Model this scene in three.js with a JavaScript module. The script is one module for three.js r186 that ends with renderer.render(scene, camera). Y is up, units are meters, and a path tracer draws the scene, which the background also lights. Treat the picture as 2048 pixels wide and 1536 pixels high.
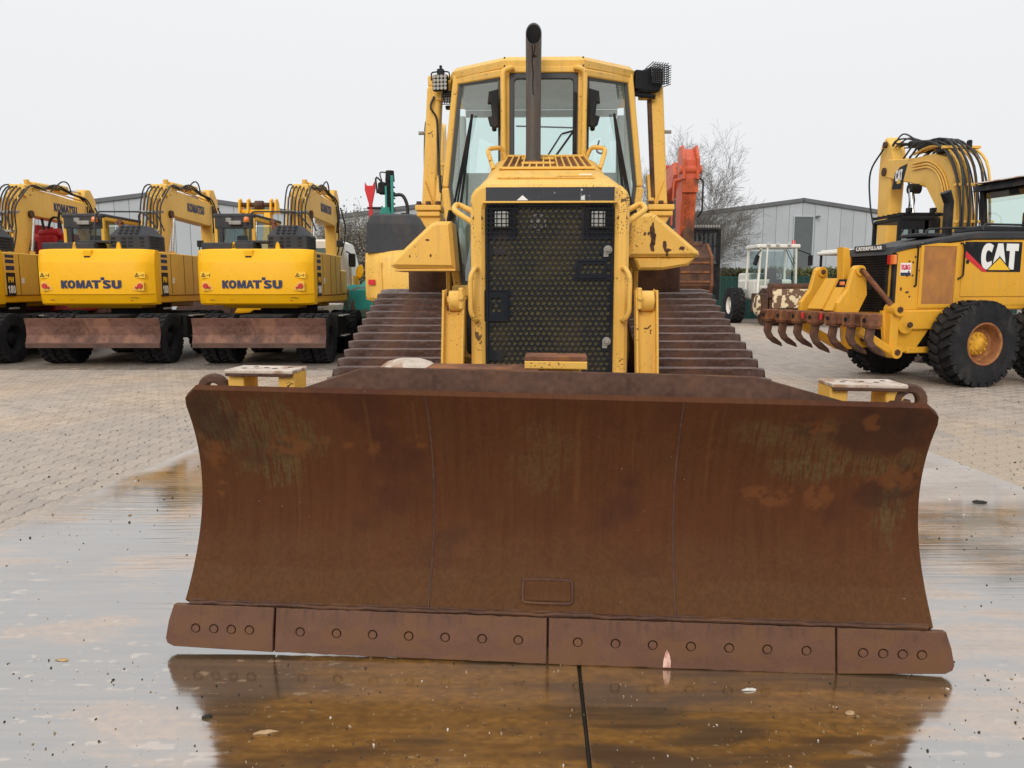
import * as THREE from 'three';
import { RoundedBoxGeometry } from 'three/addons/geometries/RoundedBoxGeometry.js';
import { mergeGeometries, toCreasedNormals } from 'three/addons/utils/BufferGeometryUtils.js';
import { FontLoader } from 'three/addons/loaders/FontLoader.js';

// ---------------------------------------------------------------- camera, sky, sun, exposure
const scene = new THREE.Scene();
const camera = new THREE.PerspectiveCamera(54.23, 4 / 3, 0.05, 400);
camera.position.set(0, 1.55, 0);
camera.rotation.set(-7.26 * Math.PI / 180, 0, 0);
scene.add(camera);
const renderer = new THREE.WebGLRenderer({ antialias: true });
renderer.toneMapping = THREE.LinearToneMapping;
renderer.toneMappingExposure = 1.0;
renderer.shadowMap.enabled = true;
{ // even overcast cloud cover, the usual rise of brightness towards the zenith
  const w = 64, h = 128, d = new Float32Array(w * h * 4);
  for (let j = 0; j < h; j++) {
    const e = ((j + 0.5) / h - 0.5) * Math.PI, s = Math.sin(e);
    const L = e > 0 ? 0.865 * (1 + 0.95 * s * s * s) : 0.3;
    for (let i = 0; i < w; i++) d.set([L * 0.982, L * 0.996, L * 1.018, 1], (j * w + i) * 4);
  }
  const t = new THREE.DataTexture(d, w, h, THREE.RGBAFormat, THREE.FloatType);
  t.mapping = THREE.EquirectangularReflectionMapping; t.magFilter = t.minFilter = THREE.LinearFilter; t.needsUpdate = true;
  scene.background = t; scene.environment = t;
}
const sun = new THREE.DirectionalLight(0xfff4e4, 1.5);
sun.position.set(-8, 14, 17); sun.target.position.set(0, 0, -8); scene.add(sun, sun.target);
sun.castShadow = true; sun.shadow.radius = 50; sun.shadow.mapSize.set(2048, 2048);
Object.assign(sun.shadow.camera, { left: -45, right: 45, top: 45, bottom: -45, near: 1, far: 140 });

// ---------------------------------------------------------------- helpers
const V = (x, y, z) => new THREE.Vector3(x, y, z);
const R = a => a * Math.PI / 180;
function rng(a) { return () => { a |= 0; a = a + 0x6D2B79F5 | 0; let t = Math.imul(a ^ a >>> 15, 1 | a); t = t + Math.imul(t ^ t >>> 7, 61 | t) ^ t; return ((t ^ t >>> 14) >>> 0) / 4294967296; }; }
const clamp = (x, a = 0, b = 1) => x < a ? a : x > b ? b : x;
const sstep = (a, b, x) => { const t = clamp((x - a) / (b - a)); return t * t * (3 - 2 * t); };
const mix = (a, b, t) => a + (b - a) * t;
function hash(i, j, s) { let h = Math.imul(i, 374761393) + Math.imul(j, 668265263) + Math.imul(s, 1274126177) | 0; h = Math.imul(h ^ h >>> 13, 1274126177); return ((h ^ h >>> 16) >>> 0) / 4294967296; }
// value noise with whole periods px, py, so that a texture repeats without a seam
const RND = new Float32Array(4096), PERM = new Int32Array(4096); for (let i = 0; i < 4096; i++) { RND[i] = hash(i, 7, 3); PERM[i] = Math.floor(hash(i, 11, 5) * 4096); }
function vn(x, y, px, py, s) {
  let i = Math.floor(x), j = Math.floor(y), u = x - i, v = y - j; u = u * u * (3 - 2 * u); v = v * v * (3 - 2 * v);
  i %= px; if (i < 0) i += px; j %= py; if (j < 0) j += py; const i1 = i + 1 === px ? 0 : i + 1, j1 = j + 1 === py ? 0 : j + 1;
  const A = PERM[(i + s * 131) & 4095], B = PERM[(i1 + s * 131) & 4095], p = RND[(A + j) & 4095], q = RND[(B + j) & 4095], r = RND[(A + j1) & 4095], t = RND[(B + j1) & 4095];
  return p + (q - p) * u + (r - p) * v + (p - q - r + t) * u * v;
}
function fbm(u, v, fx, fy, o, s) { let a = 0, w = 0.5, t = 0; for (let k = 0; k < o; k++) { a += w * vn(u * fx, v * fy, fx, fy, s + k * 17); t += w; w *= 0.5; fx *= 2; fy *= 2; } return a / t; }
const mx = (c, q, t) => { if (t > 0) { c[0] += (q[0] - c[0]) * t; c[1] += (q[1] - c[1]) * t; c[2] += (q[2] - c[2]) * t; } return c; }, sc = (q, k) => [q[0] * k, q[1] * k, q[2] * k];
const ENC = new Uint8Array(4097); for (let i = 0; i <= 4096; i++) { const x = i / 4096; ENC[i] = Math.round(255 * (x <= 0.0031308 ? 12.92 * x : 1.055 * Math.pow(x, 1 / 2.4) - 0.055)); }
const enc = x => ENC[(clamp(x) * 4096 + 0.5) | 0]; // Math.round(255 * clamp(x <= 0.0031308 ? 12.92 * x : 1.055 * Math.pow(x, 1 / 2.4) - 0.055));
function tex(w, h, fn, size, srgb = true) { // fn(u, v) -> linear [r, g, b]; size = metres per repeat [x, y]
  const d = new Uint8Array(w * h * 4);
  for (let j = 0; j < h; j++) for (let i = 0; i < w; i++) {
    const c = fn((i + 0.5) / w, (j + 0.5) / h), k = (j * w + i) * 4;
    if (srgb) { d[k] = enc(c[0]); d[k + 1] = enc(c[1]); d[k + 2] = enc(c[2]); } else { d[k] = 255 * clamp(c[0]); d[k + 1] = 255 * clamp(c[1]); d[k + 2] = 255 * clamp(c[2]); }
    d[k + 3] = 255;
  }
  const t = new THREE.DataTexture(d, w, h); t.wrapS = t.wrapT = THREE.RepeatWrapping; t.magFilter = THREE.LinearFilter; t.minFilter = THREE.LinearMipmapLinearFilter; t.generateMipmaps = true;
  if (srgb) t.colorSpace = THREE.SRGBColorSpace;
  if (size) t.repeat.set(1 / size[0], 1 / size[1]);
  t.needsUpdate = true; return t;
}
const mat = o => { const { rgb, ...r } = o; const m = new THREE.MeshPhysicalMaterial({ roughness: 0.6, ...r }); if (rgb) m.color.setRGB(...rgb); m.side = THREE.DoubleSide; return m; };

function finish(g) { // plain attributes, box-projected uv in metres
  const keep = g.userData.keepUV; let o = g.index ? g.toNonIndexed() : g.clone();
  if (!o.attributes.normal) o.computeVertexNormals();
  for (const k of Object.keys(o.attributes)) if (!['position', 'normal', 'uv'].includes(k)) o.deleteAttribute(k);
  if (!keep || !o.attributes.uv) {
    const p = o.attributes.position, n = p.count, uv = new Float32Array(n * 2), a = V(), b = V(), c = V();
    for (let i = 0; i < n; i += 3) {
      a.fromBufferAttribute(p, i); b.fromBufferAttribute(p, i + 1).sub(a); c.fromBufferAttribute(p, i + 2).sub(a); b.cross(c);
      const x = Math.abs(b.x), y = Math.abs(b.y), z = Math.abs(b.z);
      for (let k = i; k < i + 3; k++) {
        const X = p.getX(k), Y = p.getY(k), Z = p.getZ(k);
        if (x >= y && x >= z) { uv[2 * k] = Z + 0.37; uv[2 * k + 1] = Y; } else if (y >= z) { uv[2 * k] = X; uv[2 * k + 1] = Z + 0.71; } else { uv[2 * k] = X; uv[2 * k + 1] = Y; }
      }
    }
    o.setAttribute('uv', new THREE.BufferAttribute(uv, 2));
  }
  o.morphAttributes = {}; o.clearGroups(); o.userData = {}; return o;
}
const join = gs => { const l = [gs].flat(9).filter(Boolean).map(finish); return l.length === 1 ? l[0] : mergeGeometries(l); };
function mesh(name, gs, m, parent) {
  const o = new THREE.Mesh(gs.isBufferGeometry && gs.userData.done ? gs : join(gs), m); o.geometry.userData.done = true;
  o.name = name; o.castShadow = o.receiveShadow = true; if (parent) parent.add(o); return o;
}
const part = mesh;
const used = {};
function numbered(n) { const k = used[n] = (used[n] ?? -1) + 1; return k ? n + '_' + String(k).padStart(3, '0') : n; }
function tag(o, label, category, group, kind) { o.userData = { label, category }; if (group) o.userData.group = group; if (kind) o.userData.kind = kind; return o; }
function thing(name, label, category, p = [0, 0, 0], turn = 0, group) { const o = new THREE.Group(); o.name = numbered(name); scene.add(o); o.position.set(...p); o.rotation.y = R(turn); return tag(o, label, category, group); }
function structure(name, gs, m, label) { const o = mesh(numbered(name), gs, m, scene); o.userData = { kind: 'structure', label, category: name.replace(/_/g, ' ') }; return o; }
function sub(name, parent, p = [0, 0, 0], r = [0, 0, 0]) { const o = new THREE.Group(); o.name = name; o.position.set(...p); o.rotation.set(...r.map(R)); parent.add(o); return o; }

const mv = (g, p = [0, 0, 0], r) => { if (r) { g.applyMatrix4(new THREE.Matrix4().makeRotationFromEuler(new THREE.Euler(...r.map(R)))); } g.translate(...p); return g; };
function bx(w, h, d, x = 0, y = 0, z = 0, r = 0, rot) { const g = r > 0 ? new RoundedBoxGeometry(w, h, d, 1, Math.min(r, w / 2.1, h / 2.1, d / 2.1)) : new THREE.BoxGeometry(w, h, d); return mv(g, [x, y, z], rot); }
function align(g, a, b) { // g runs along +y about its middle; put it from a to b
  const dir = b.clone().sub(a), q = new THREE.Quaternion().setFromUnitVectors(V(0, 1, 0), dir.clone().normalize());
  g.applyMatrix4(new THREE.Matrix4().compose(a.clone().add(b).multiplyScalar(0.5), q, V(1, 1, 1))); return g;
}
const vv = a => a.isVector3 ? a : V(...a);
function cy(a, b, r0, r1 = r0, n = 14, open = false) { a = vv(a); b = vv(b); return align(new THREE.CylinderGeometry(r1, r0, a.distanceTo(b), n, 1, open), a, b); }
function beam(a, b, w, d, r = 0.006) { a = vv(a); b = vv(b); const L = a.distanceTo(b), dir = b.clone().sub(a).normalize(); const g = r ? new RoundedBoxGeometry(w, L, d, 1, Math.min(r, w / 2.1, d / 2.1)) : new THREE.BoxGeometry(w, L, d);
  let xa = V(1, 0, 0); if (Math.abs(dir.x) > 0.9) xa = V(0, 0, 1); const za = xa.clone().cross(dir).normalize(); xa = dir.clone().cross(za).normalize();
  g.applyMatrix4(new THREE.Matrix4().makeBasis(xa, dir, za)); g.translate(...a.clone().add(b).multiplyScalar(0.5).toArray()); return g; }
function tb(pts, r, n = 8, closed = false, seg) { const c = new THREE.CatmullRomCurve3(pts.map(vv), closed, 'centripetal'); return new THREE.TubeGeometry(c, seg ?? Math.max(6, pts.length * 5), r, n, closed); }
function bend(pts, r, rad, n = 8) { // straight runs with rounded corners
  const P = pts.map(vv), out = [P[0]];
  for (let i = 1; i < P.length - 1; i++) { const a = P[i - 1].clone().sub(P[i]), b = P[i + 1].clone().sub(P[i]), q = Math.min(rad, a.length() / 2.1, b.length() / 2.1); a.setLength(q).add(P[i]); b.setLength(q).add(P[i]);
    for (let k = 0; k <= 4; k++) { const t = k / 4; out.push(a.clone().multiplyScalar((1 - t) ** 2).addScaledVector(P[i], 2 * t * (1 - t)).addScaledVector(b, t * t)); } }
  out.push(P[P.length - 1]);
  const path = new THREE.CurvePath(); for (let i = 1; i < out.length; i++) if (out[i].distanceTo(out[i - 1]) > 1e-5) path.add(new THREE.LineCurve3(out[i - 1], out[i]));
  const rings = []; let up = null; 
  const Q = out.filter((q, i) => !i || q.distanceTo(out[i - 1]) > 1e-5);
  for (let i = 0; i < Q.length; i++) { const t = (Q[i + 1] ?? Q[i]).clone().sub(Q[i - 1] ?? Q[i]).normalize();
    if (!up) up = Math.abs(t.y) < 0.9 ? V(0, 1, 0) : V(1, 0, 0); const s = t.clone().cross(up).normalize(); up = s.clone().cross(t).normalize();
    rings.push(Array.from({ length: n }, (_, k) => { const a = k / n * 2 * Math.PI; return Q[i].clone().addScaledVector(s, Math.cos(a) * r).addScaledVector(up, Math.sin(a) * r); })); }
  return loft(rings, true, 1.2);
}
function shapeOf(pts, holes) { const s = new THREE.Shape(pts.map(p => new THREE.Vector2(p[0], p[1]))); for (const h of holes ?? []) s.holes.push(new THREE.Path(h.map(p => new THREE.Vector2(p[0], p[1])))); return s; }
// a flat outline given real thickness. axis x: points are (z, y); axis z: (x, y); axis y: (x, z). Centred on `at` along the axis
function ex(axis, pts, depth, at = 0, bevel = 0, holes) {
  const f = axis === 'x' ? p => [-p[0], p[1]] : axis === 'y' ? p => [p[0], -p[1]] : p => p;
  let q = pts.map(f), hq = holes?.map(h => h.map(f));
  const o = { depth: Math.max(1e-4, depth - 2 * bevel), bevelEnabled: bevel > 0, bevelSize: bevel, bevelThickness: bevel, bevelOffset: -bevel, bevelSegments: 1, steps: 1, curveSegments: 6 };
  const g = new THREE.ExtrudeGeometry(shapeOf(q, hq), o); g.translate(0, 0, -o.depth / 2);
  if (axis === 'x') { g.rotateY(Math.PI / 2); g.translate(at, 0, 0); } else if (axis === 'y') { g.rotateX(-Math.PI / 2); g.translate(0, at, 0); } else g.translate(0, 0, at);
  return g;
}
const rrect = (x0, y0, x1, y1, r, n = 4) => { const o = []; for (const [cx, cy_, a0] of [[x1 - r, y0 + r, -90], [x1 - r, y1 - r, 0], [x0 + r, y1 - r, 90], [x0 + r, y0 + r, 180]]) for (let k = 0; k <= n; k++) { const a = R(a0 + 90 * k / n); o.push([cx + r * Math.cos(a), cy_ + r * Math.sin(a)]); } return o; };
const circ = (cx, cy_, r, n = 16, a0 = 0) => Array.from({ length: n }, (_, k) => [cx + r * Math.cos(a0 + k / n * 2 * Math.PI), cy_ + r * Math.sin(a0 + k / n * 2 * Math.PI)]);
function loft(rings, caps = true, crease = 0.6) { // closed rings of equal length
  const n = rings[0].length, p = [], tri = (a, b, c) => p.push(a.x, a.y, a.z, b.x, b.y, b.z, c.x, c.y, c.z);
  for (let i = 0; i < rings.length - 1; i++) for (let k = 0; k < n; k++) { const a = rings[i][k], b = rings[i][(k + 1) % n], c = rings[i + 1][(k + 1) % n], d = rings[i + 1][k]; tri(a, b, c); tri(a, c, d); }
  if (caps) for (const [r, f] of [[rings[0], 1], [rings[rings.length - 1], 0]]) { const m = r.reduce((s, q) => s.add(q), V()).multiplyScalar(1 / n); for (let k = 0; k < n; k++) f ? tri(m, r[(k + 1) % n], r[k]) : tri(m, r[k], r[(k + 1) % n]); }
  let g = new THREE.BufferGeometry(); g.setAttribute('position', new THREE.Float32BufferAttribute(p, 3)); g.computeVertexNormals();
  return crease > 0 ? toCreasedNormals(g, crease) : g;
}
function poly3(pts) { const p = [], P = pts.map(vv); for (let i = 1; i < P.length - 1; i++) p.push(...P[0].toArray(), ...P[i].toArray(), ...P[i + 1].toArray()); const g = new THREE.BufferGeometry(); g.setAttribute('position', new THREE.Float32BufferAttribute(p, 3)); g.computeVertexNormals(); return g; }
function plate3(pts, t) { // a flat sheet with thickness t, along its normal
  const P = pts.map(vv), n = P[1].clone().sub(P[0]).cross(P[2].clone().sub(P[0])).normalize().multiplyScalar(t); return loft([P.map(q => q.clone().add(n)), P], true, 0); }
const lathe = (pts, n = 24) => new THREE.LatheGeometry(pts.map(p => new THREE.Vector2(...p)), n);
const mirrorX = g => { const o = finish(g); o.scale(-1, 1, 1); const p = o.attributes; for (const k of ['position', 'normal', 'uv']) { const a = p[k], s = a.itemSize; for (let i = 0; i < a.count; i += 3) for (let c = 0; c < s; c++) { const x = a.array[(i + 1) * s + c]; a.array[(i + 1) * s + c] = a.array[(i + 2) * s + c]; a.array[(i + 2) * s + c] = x; } } o.userData.keepUV = true; return o; };
const font = await new FontLoader().loadAsync('fonts/droid/droid_sans_bold.typeface.json');
function letters(str, width, height, fat = 0, depth = 0.004) { // raised print, centred, facing +z
  const g = new THREE.ExtrudeGeometry(font.generateShapes(str, 1), { depth: 0.01, bevelEnabled: fat > 0, bevelSize: fat, bevelThickness: 0.001, bevelSegments: 1, curveSegments: 5 });
  g.computeBoundingBox(); const b = g.boundingBox; g.translate(-(b.min.x + b.max.x) / 2, -(b.min.y + b.max.y) / 2, -b.min.z); g.scale(width / (b.max.x - b.min.x), height / (b.max.y - b.min.y), depth / (b.max.z - b.min.z)); return g;
}

// ---------------------------------------------------------------- materials
// enamel paint: base colour, slow fading, faint grime flecks and rust chips
function paint(base, { chip = 0.3, fade = 0.12, dust = 0.25, seed = 1, chipCol = [0.055, 0.028, 0.016], rough = 0.42, n: N = 448 } = {}) {
  const size = 1.6, c = tex(N, N, (u, v) => {
    const n = fbm(u, v, 4, 4, 4, seed), f = fbm(u, v, 32, 32, 3, seed + 5), run = fbm(u, v, 48, 3, 3, seed + 9);
    const k = 1 + fade * (n - 0.5) * 1.6 + 0.05 * (f - 0.5);
    let r = [base[0] * k, base[1] * k, base[2] * (k + fade * (n - 0.5))];
    const g = dust * sstep(0.52, 0.8, run * 0.6 + n * 0.4) * 0.55; const dc = [0.3, 0.22, 0.13];
    r = r.map((x, i) => mix(x, dc[i], g));
    const cl = sstep(0.5, 0.72, fbm(u, v, 5, 5, 3, seed + 21)), s = vn(u * 150, v * 150, 150, 150, seed + 31) * 0.6 + vn(u * 61, v * 61, 61, 61, seed + 33) * 0.4;
    const m = sstep(0.0, 0.05, s - (0.94 - 0.3 * chip * cl));
    const fine = sstep(0.0, 0.06, vn(u * 290, v * 290, 290, 290, seed + 41) - (0.97 - 0.16 * chip * sstep(0.42, 0.66, fbm(u, v, 7, 9, 3, seed + 43))));
    const sc_ = sstep(0.0, 0.05, vn(u * 34, v * 260, 34, 260, seed + 51) - (0.985 - 0.05 * chip));
    mx(r, chipCol, Math.max(m, fine) * 0.9); return mx(r, [0.5, 0.36, 0.16], sc_ * 0.5);
  }, [size, size]);
  return mat({ map: c, roughness: rough, specularIntensity: 0.5 });
}
function grimy(base, { seed = 1, amp = 0.5, size = 1, rough = 0.6, dirt = [0.16, 0.11, 0.07], da = 0.3, n = 256, bump = 0, ...o } = {}) {
  const c = tex(n, n, (u, v) => { const a = fbm(u, v, 5, 5, 5, seed), b = fbm(u, v, 40, 40, 2, seed + 3); const k = 1 + amp * (a - 0.5) + amp * 0.6 * (b - 0.5), d = da * sstep(0.5, 0.75, fbm(u, v, 7, 4, 4, seed + 7)); return base.map((x, i) => mix(x * k, dirt[i], d)); }, [size, size]);
  const m = mat({ map: c, roughness: rough, specularIntensity: 0.28, ...o });
  if (bump) { m.bumpMap = tex(n, n, (u, v) => [fbm(u, v, 24, 24, 4, seed + 40), 0, 0], [size, size], false); m.bumpScale = bump; }
  return m;
}
const M = {
  dozerYellow: paint([0.775, 0.462, 0.098], { chip: 0.6, seed: 3, dust: 0.42, n: 896 }),
  dozerWorn: paint([0.755, 0.448, 0.1], { chip: 1.25, seed: 8, dust: 0.55, fade: 0.2, n: 896 }),
  brightYellow: paint([0.83, 0.43, 0.004], { chip: 0.3, seed: 15, dust: 0.12, fade: 0.08 }),
  fadedYellow: paint([0.76, 0.44, 0.06], { chip: 0.25, seed: 22, dust: 0.45, fade: 0.2 }),
  paleYellow: paint([0.78, 0.47, 0.095], { chip: 0.3, seed: 27, dust: 0.3, fade: 0.2 }),
  graderYellow: paint([0.72, 0.37, 0.035], { chip: 0.4, seed: 31, dust: 0.35 }),
  orange: paint([0.56, 0.108, 0.05], { chip: 0.8, seed: 41, dust: 0.5, fade: 0.4 }),
  wornOrange: grimy([0.4, 0.085, 0.035], { seed: 44, amp: 1.1, da: 0.75, dirt: [0.12, 0.06, 0.04] }),
  red: paint([0.4, 0.022, 0.03], { chip: 0.3, seed: 47 }),
  scarlet: paint([0.62, 0.03, 0.04], { chip: 0.1, seed: 48, dust: 0.05 }),
  teal: paint([0.03, 0.26, 0.22], { chip: 0.3, seed: 51, chipCol: [0.12, 0.1, 0.08] }),
  white: paint([0.72, 0.7, 0.64], { chip: 0.35, seed: 55, dust: 0.35 }),
  navy: mat({ rgb: [0.012, 0.02, 0.075], roughness: 0.5 }),
  black: grimy([0.014, 0.015, 0.018], { seed: 61, amp: 0.6, da: 0.12, rough: 0.5 }),
  grilleBlue: grimy([0.011, 0.014, 0.021], { seed: 63, amp: 0.5, da: 0.12, rough: 0.45 }),
  decalBand: null,
  plastic: grimy([0.045, 0.047, 0.052], { seed: 65, amp: 0.3, da: 0.15, rough: 0.55, size: 2 }),
  hose: mat({ rgb: [0.014, 0.014, 0.015], roughness: 0.55 }),
  rubber: grimy([0.021, 0.021, 0.023], { seed: 71, amp: 0.7, da: 0.5, dirt: [0.06, 0.055, 0.05], rough: 0.8, bump: 0.003 }),
  chassis: grimy([0.018, 0.018, 0.02], { seed: 74, amp: 0.7, da: 0.35, dirt: [0.06, 0.05, 0.04], rough: 0.7 }),
  chrome: mat({ rgb: [0.62, 0.63, 0.64], metalness: 0.9, roughness: 0.25 }),
  steel: grimy([0.3, 0.29, 0.27], { seed: 77, amp: 0.5, rough: 0.5, da: 0.4 }),
  trackSteel: grimy([0.085, 0.041, 0.03], { seed: 81, amp: 1.0, size: 0.7, da: 0.5, dirt: [0.13, 0.055, 0.022], rough: 0.34, n: 512, bump: 0.003, specularIntensity: 1, ior: 1.65 }),
  rust: grimy([0.17, 0.075, 0.045], { seed: 84, amp: 1.0, size: 0.8, da: 0.6, dirt: [0.32, 0.13, 0.04], rough: 0.75, n: 512, bump: 0.003 }),
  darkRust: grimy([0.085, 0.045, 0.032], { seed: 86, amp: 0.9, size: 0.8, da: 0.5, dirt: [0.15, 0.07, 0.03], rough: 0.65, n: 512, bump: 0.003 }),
  wornStep: grimy([0.52, 0.44, 0.37], { seed: 88, amp: 0.5, size: 0.4, da: 0.8, dirt: [0.28, 0.15, 0.08], rough: 0.6 }),
  exhaust: grimy([0.1, 0.09, 0.083], { seed: 91, amp: 0.5, size: 0.5, da: 0.4, dirt: [0.12, 0.085, 0.068], rough: 0.5, metalness: 0.3 }),
  soot: mat({ rgb: [0.006, 0.006, 0.006], roughness: 0.9 }),
  glass: mat({ rgb: [0.85, 0.97, 0.94], roughness: 0.02, transmission: 1, thickness: 0, ior: 2.1 }),
  smokeGlass: mat({ rgb: [0.42, 0.5, 0.5], roughness: 0.03, transmission: 1, thickness: 0, ior: 1.5 }),
  seal: mat({ rgb: [0.03, 0.033, 0.037], roughness: 0.5 }),
  liner: grimy([0.6, 0.63, 0.61], { seed: 95, amp: 0.2, da: 0.1, rough: 0.85 }),
  lens: mat({ rgb: [0.5, 0.49, 0.45], roughness: 0.2, metalness: 0.3, clearcoat: 1 }),
  diode: mat({ rgb: [0.3, 0.29, 0.26], roughness: 0.45 }),
  redLens: mat({ rgb: [0.5, 0.012, 0.01], roughness: 0.15, clearcoat: 1 }),
  amberLens: mat({ rgb: [0.8, 0.2, 0.02], roughness: 0.15, clearcoat: 1 }),
  whitePrint: mat({ rgb: [0.8, 0.8, 0.78], roughness: 0.5 }),
  redPrint: mat({ rgb: [0.6, 0.02, 0.025], roughness: 0.45 }),
  yellowPrint: mat({ rgb: [0.85, 0.5, 0.02], roughness: 0.45 }),
  pinkPrint: mat({ rgb: [0.7, 0.08, 0.16], roughness: 0.5 }),
  core: null,
};
M.core = mat({ roughness: 0.7, map: tex(256, 64, (u, v) => { const f = (u * 64) % 1, k = 0.5 + 0.5 * (f < 0.35 ? 0.25 : 1), n = fbm(u, v, 6, 6, 3, 99); return [0.12 * k * (0.6 + 0.8 * n), 0.1 * k * (0.6 + 0.8 * n), 0.05 * k]; }, [0.7, 0.35]) });
M.decalBand = mat({ roughness: 0.45, map: tex(512, 64, (u, v) => { // dark print band with its lettering long scratched off
  const s = fbm(u, v, 90, 5, 3, 5), n = fbm(u, v, 10, 6, 4, 6), w = sstep(0.76, 0.8, s * 0.75 + n * 0.25) * sstep(0.3, 0.36, u) * (1 - sstep(0.8, 0.84, u)), big = sstep(0.58, 0.62, fbm(u, v, 34, 6, 3, 12)) * sstep(0.735, 0.745, u) * (1 - sstep(0.765, 0.775, u));
  const m = Math.max(w * 0.5, big), b = [0.011, 0.014, 0.022].map(x => x * (0.8 + 0.6 * n)); return b.map((x, i) => mix(x, [0.6, 0.62, 0.64][i], m)); }, null) });
M.graderRim = grimy([0.66, 0.35, 0.04], { seed: 501, amp: 0.5, size: 0.6, da: 0.45, dirt: [0.25, 0.1, 0.035], rough: 0.6 });
M.rimRust = grimy([0.26, 0.11, 0.05], { seed: 503, amp: 0.8, size: 0.7, da: 0.5, dirt: [0.5, 0.26, 0.06], rough: 0.7 });
M.rustMesh = mat({ roughness: 0.7, map: tex(256, 256, (u, v) => { const k = ((u * 40) % 1 < 0.5) === ((v * 60) % 1 < 0.5) ? 0.75 : 1.1, n = fbm(u, v, 5, 5, 4, 503); return [0.42 * k * (0.6 + 0.7 * n), 0.185 * k * (0.55 + 0.7 * n), 0.045 * k]; }, [0.64, 0.94]) });
M.shankSteel = grimy([0.11, 0.06, 0.045], { seed: 507, amp: 0.8, size: 0.5, da: 0.5, dirt: [0.2, 0.085, 0.04], rough: 0.55 });
M.tealMud = grimy([0.03, 0.25, 0.21], { seed: 511, amp: 0.4, da: 1, dirt: [0.13, 0.075, 0.055], rough: 0.7 });
M.peeling = mat({ roughness: 0.7, map: tex(256, 256, (u, v) => { const n = fbm(u, v, 14, 7, 5, 521), k = sstep(0.47, 0.53, n), f = fbm(u, v, 60, 30, 3, 523); return [mix(0.16, 0.74, k) * (0.8 + 0.4 * f), mix(0.085, 0.62, k) * (0.8 + 0.4 * f), mix(0.05, 0.4, k) * (0.8 + 0.4 * f)]; }, [2.4, 1.2]) });

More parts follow.
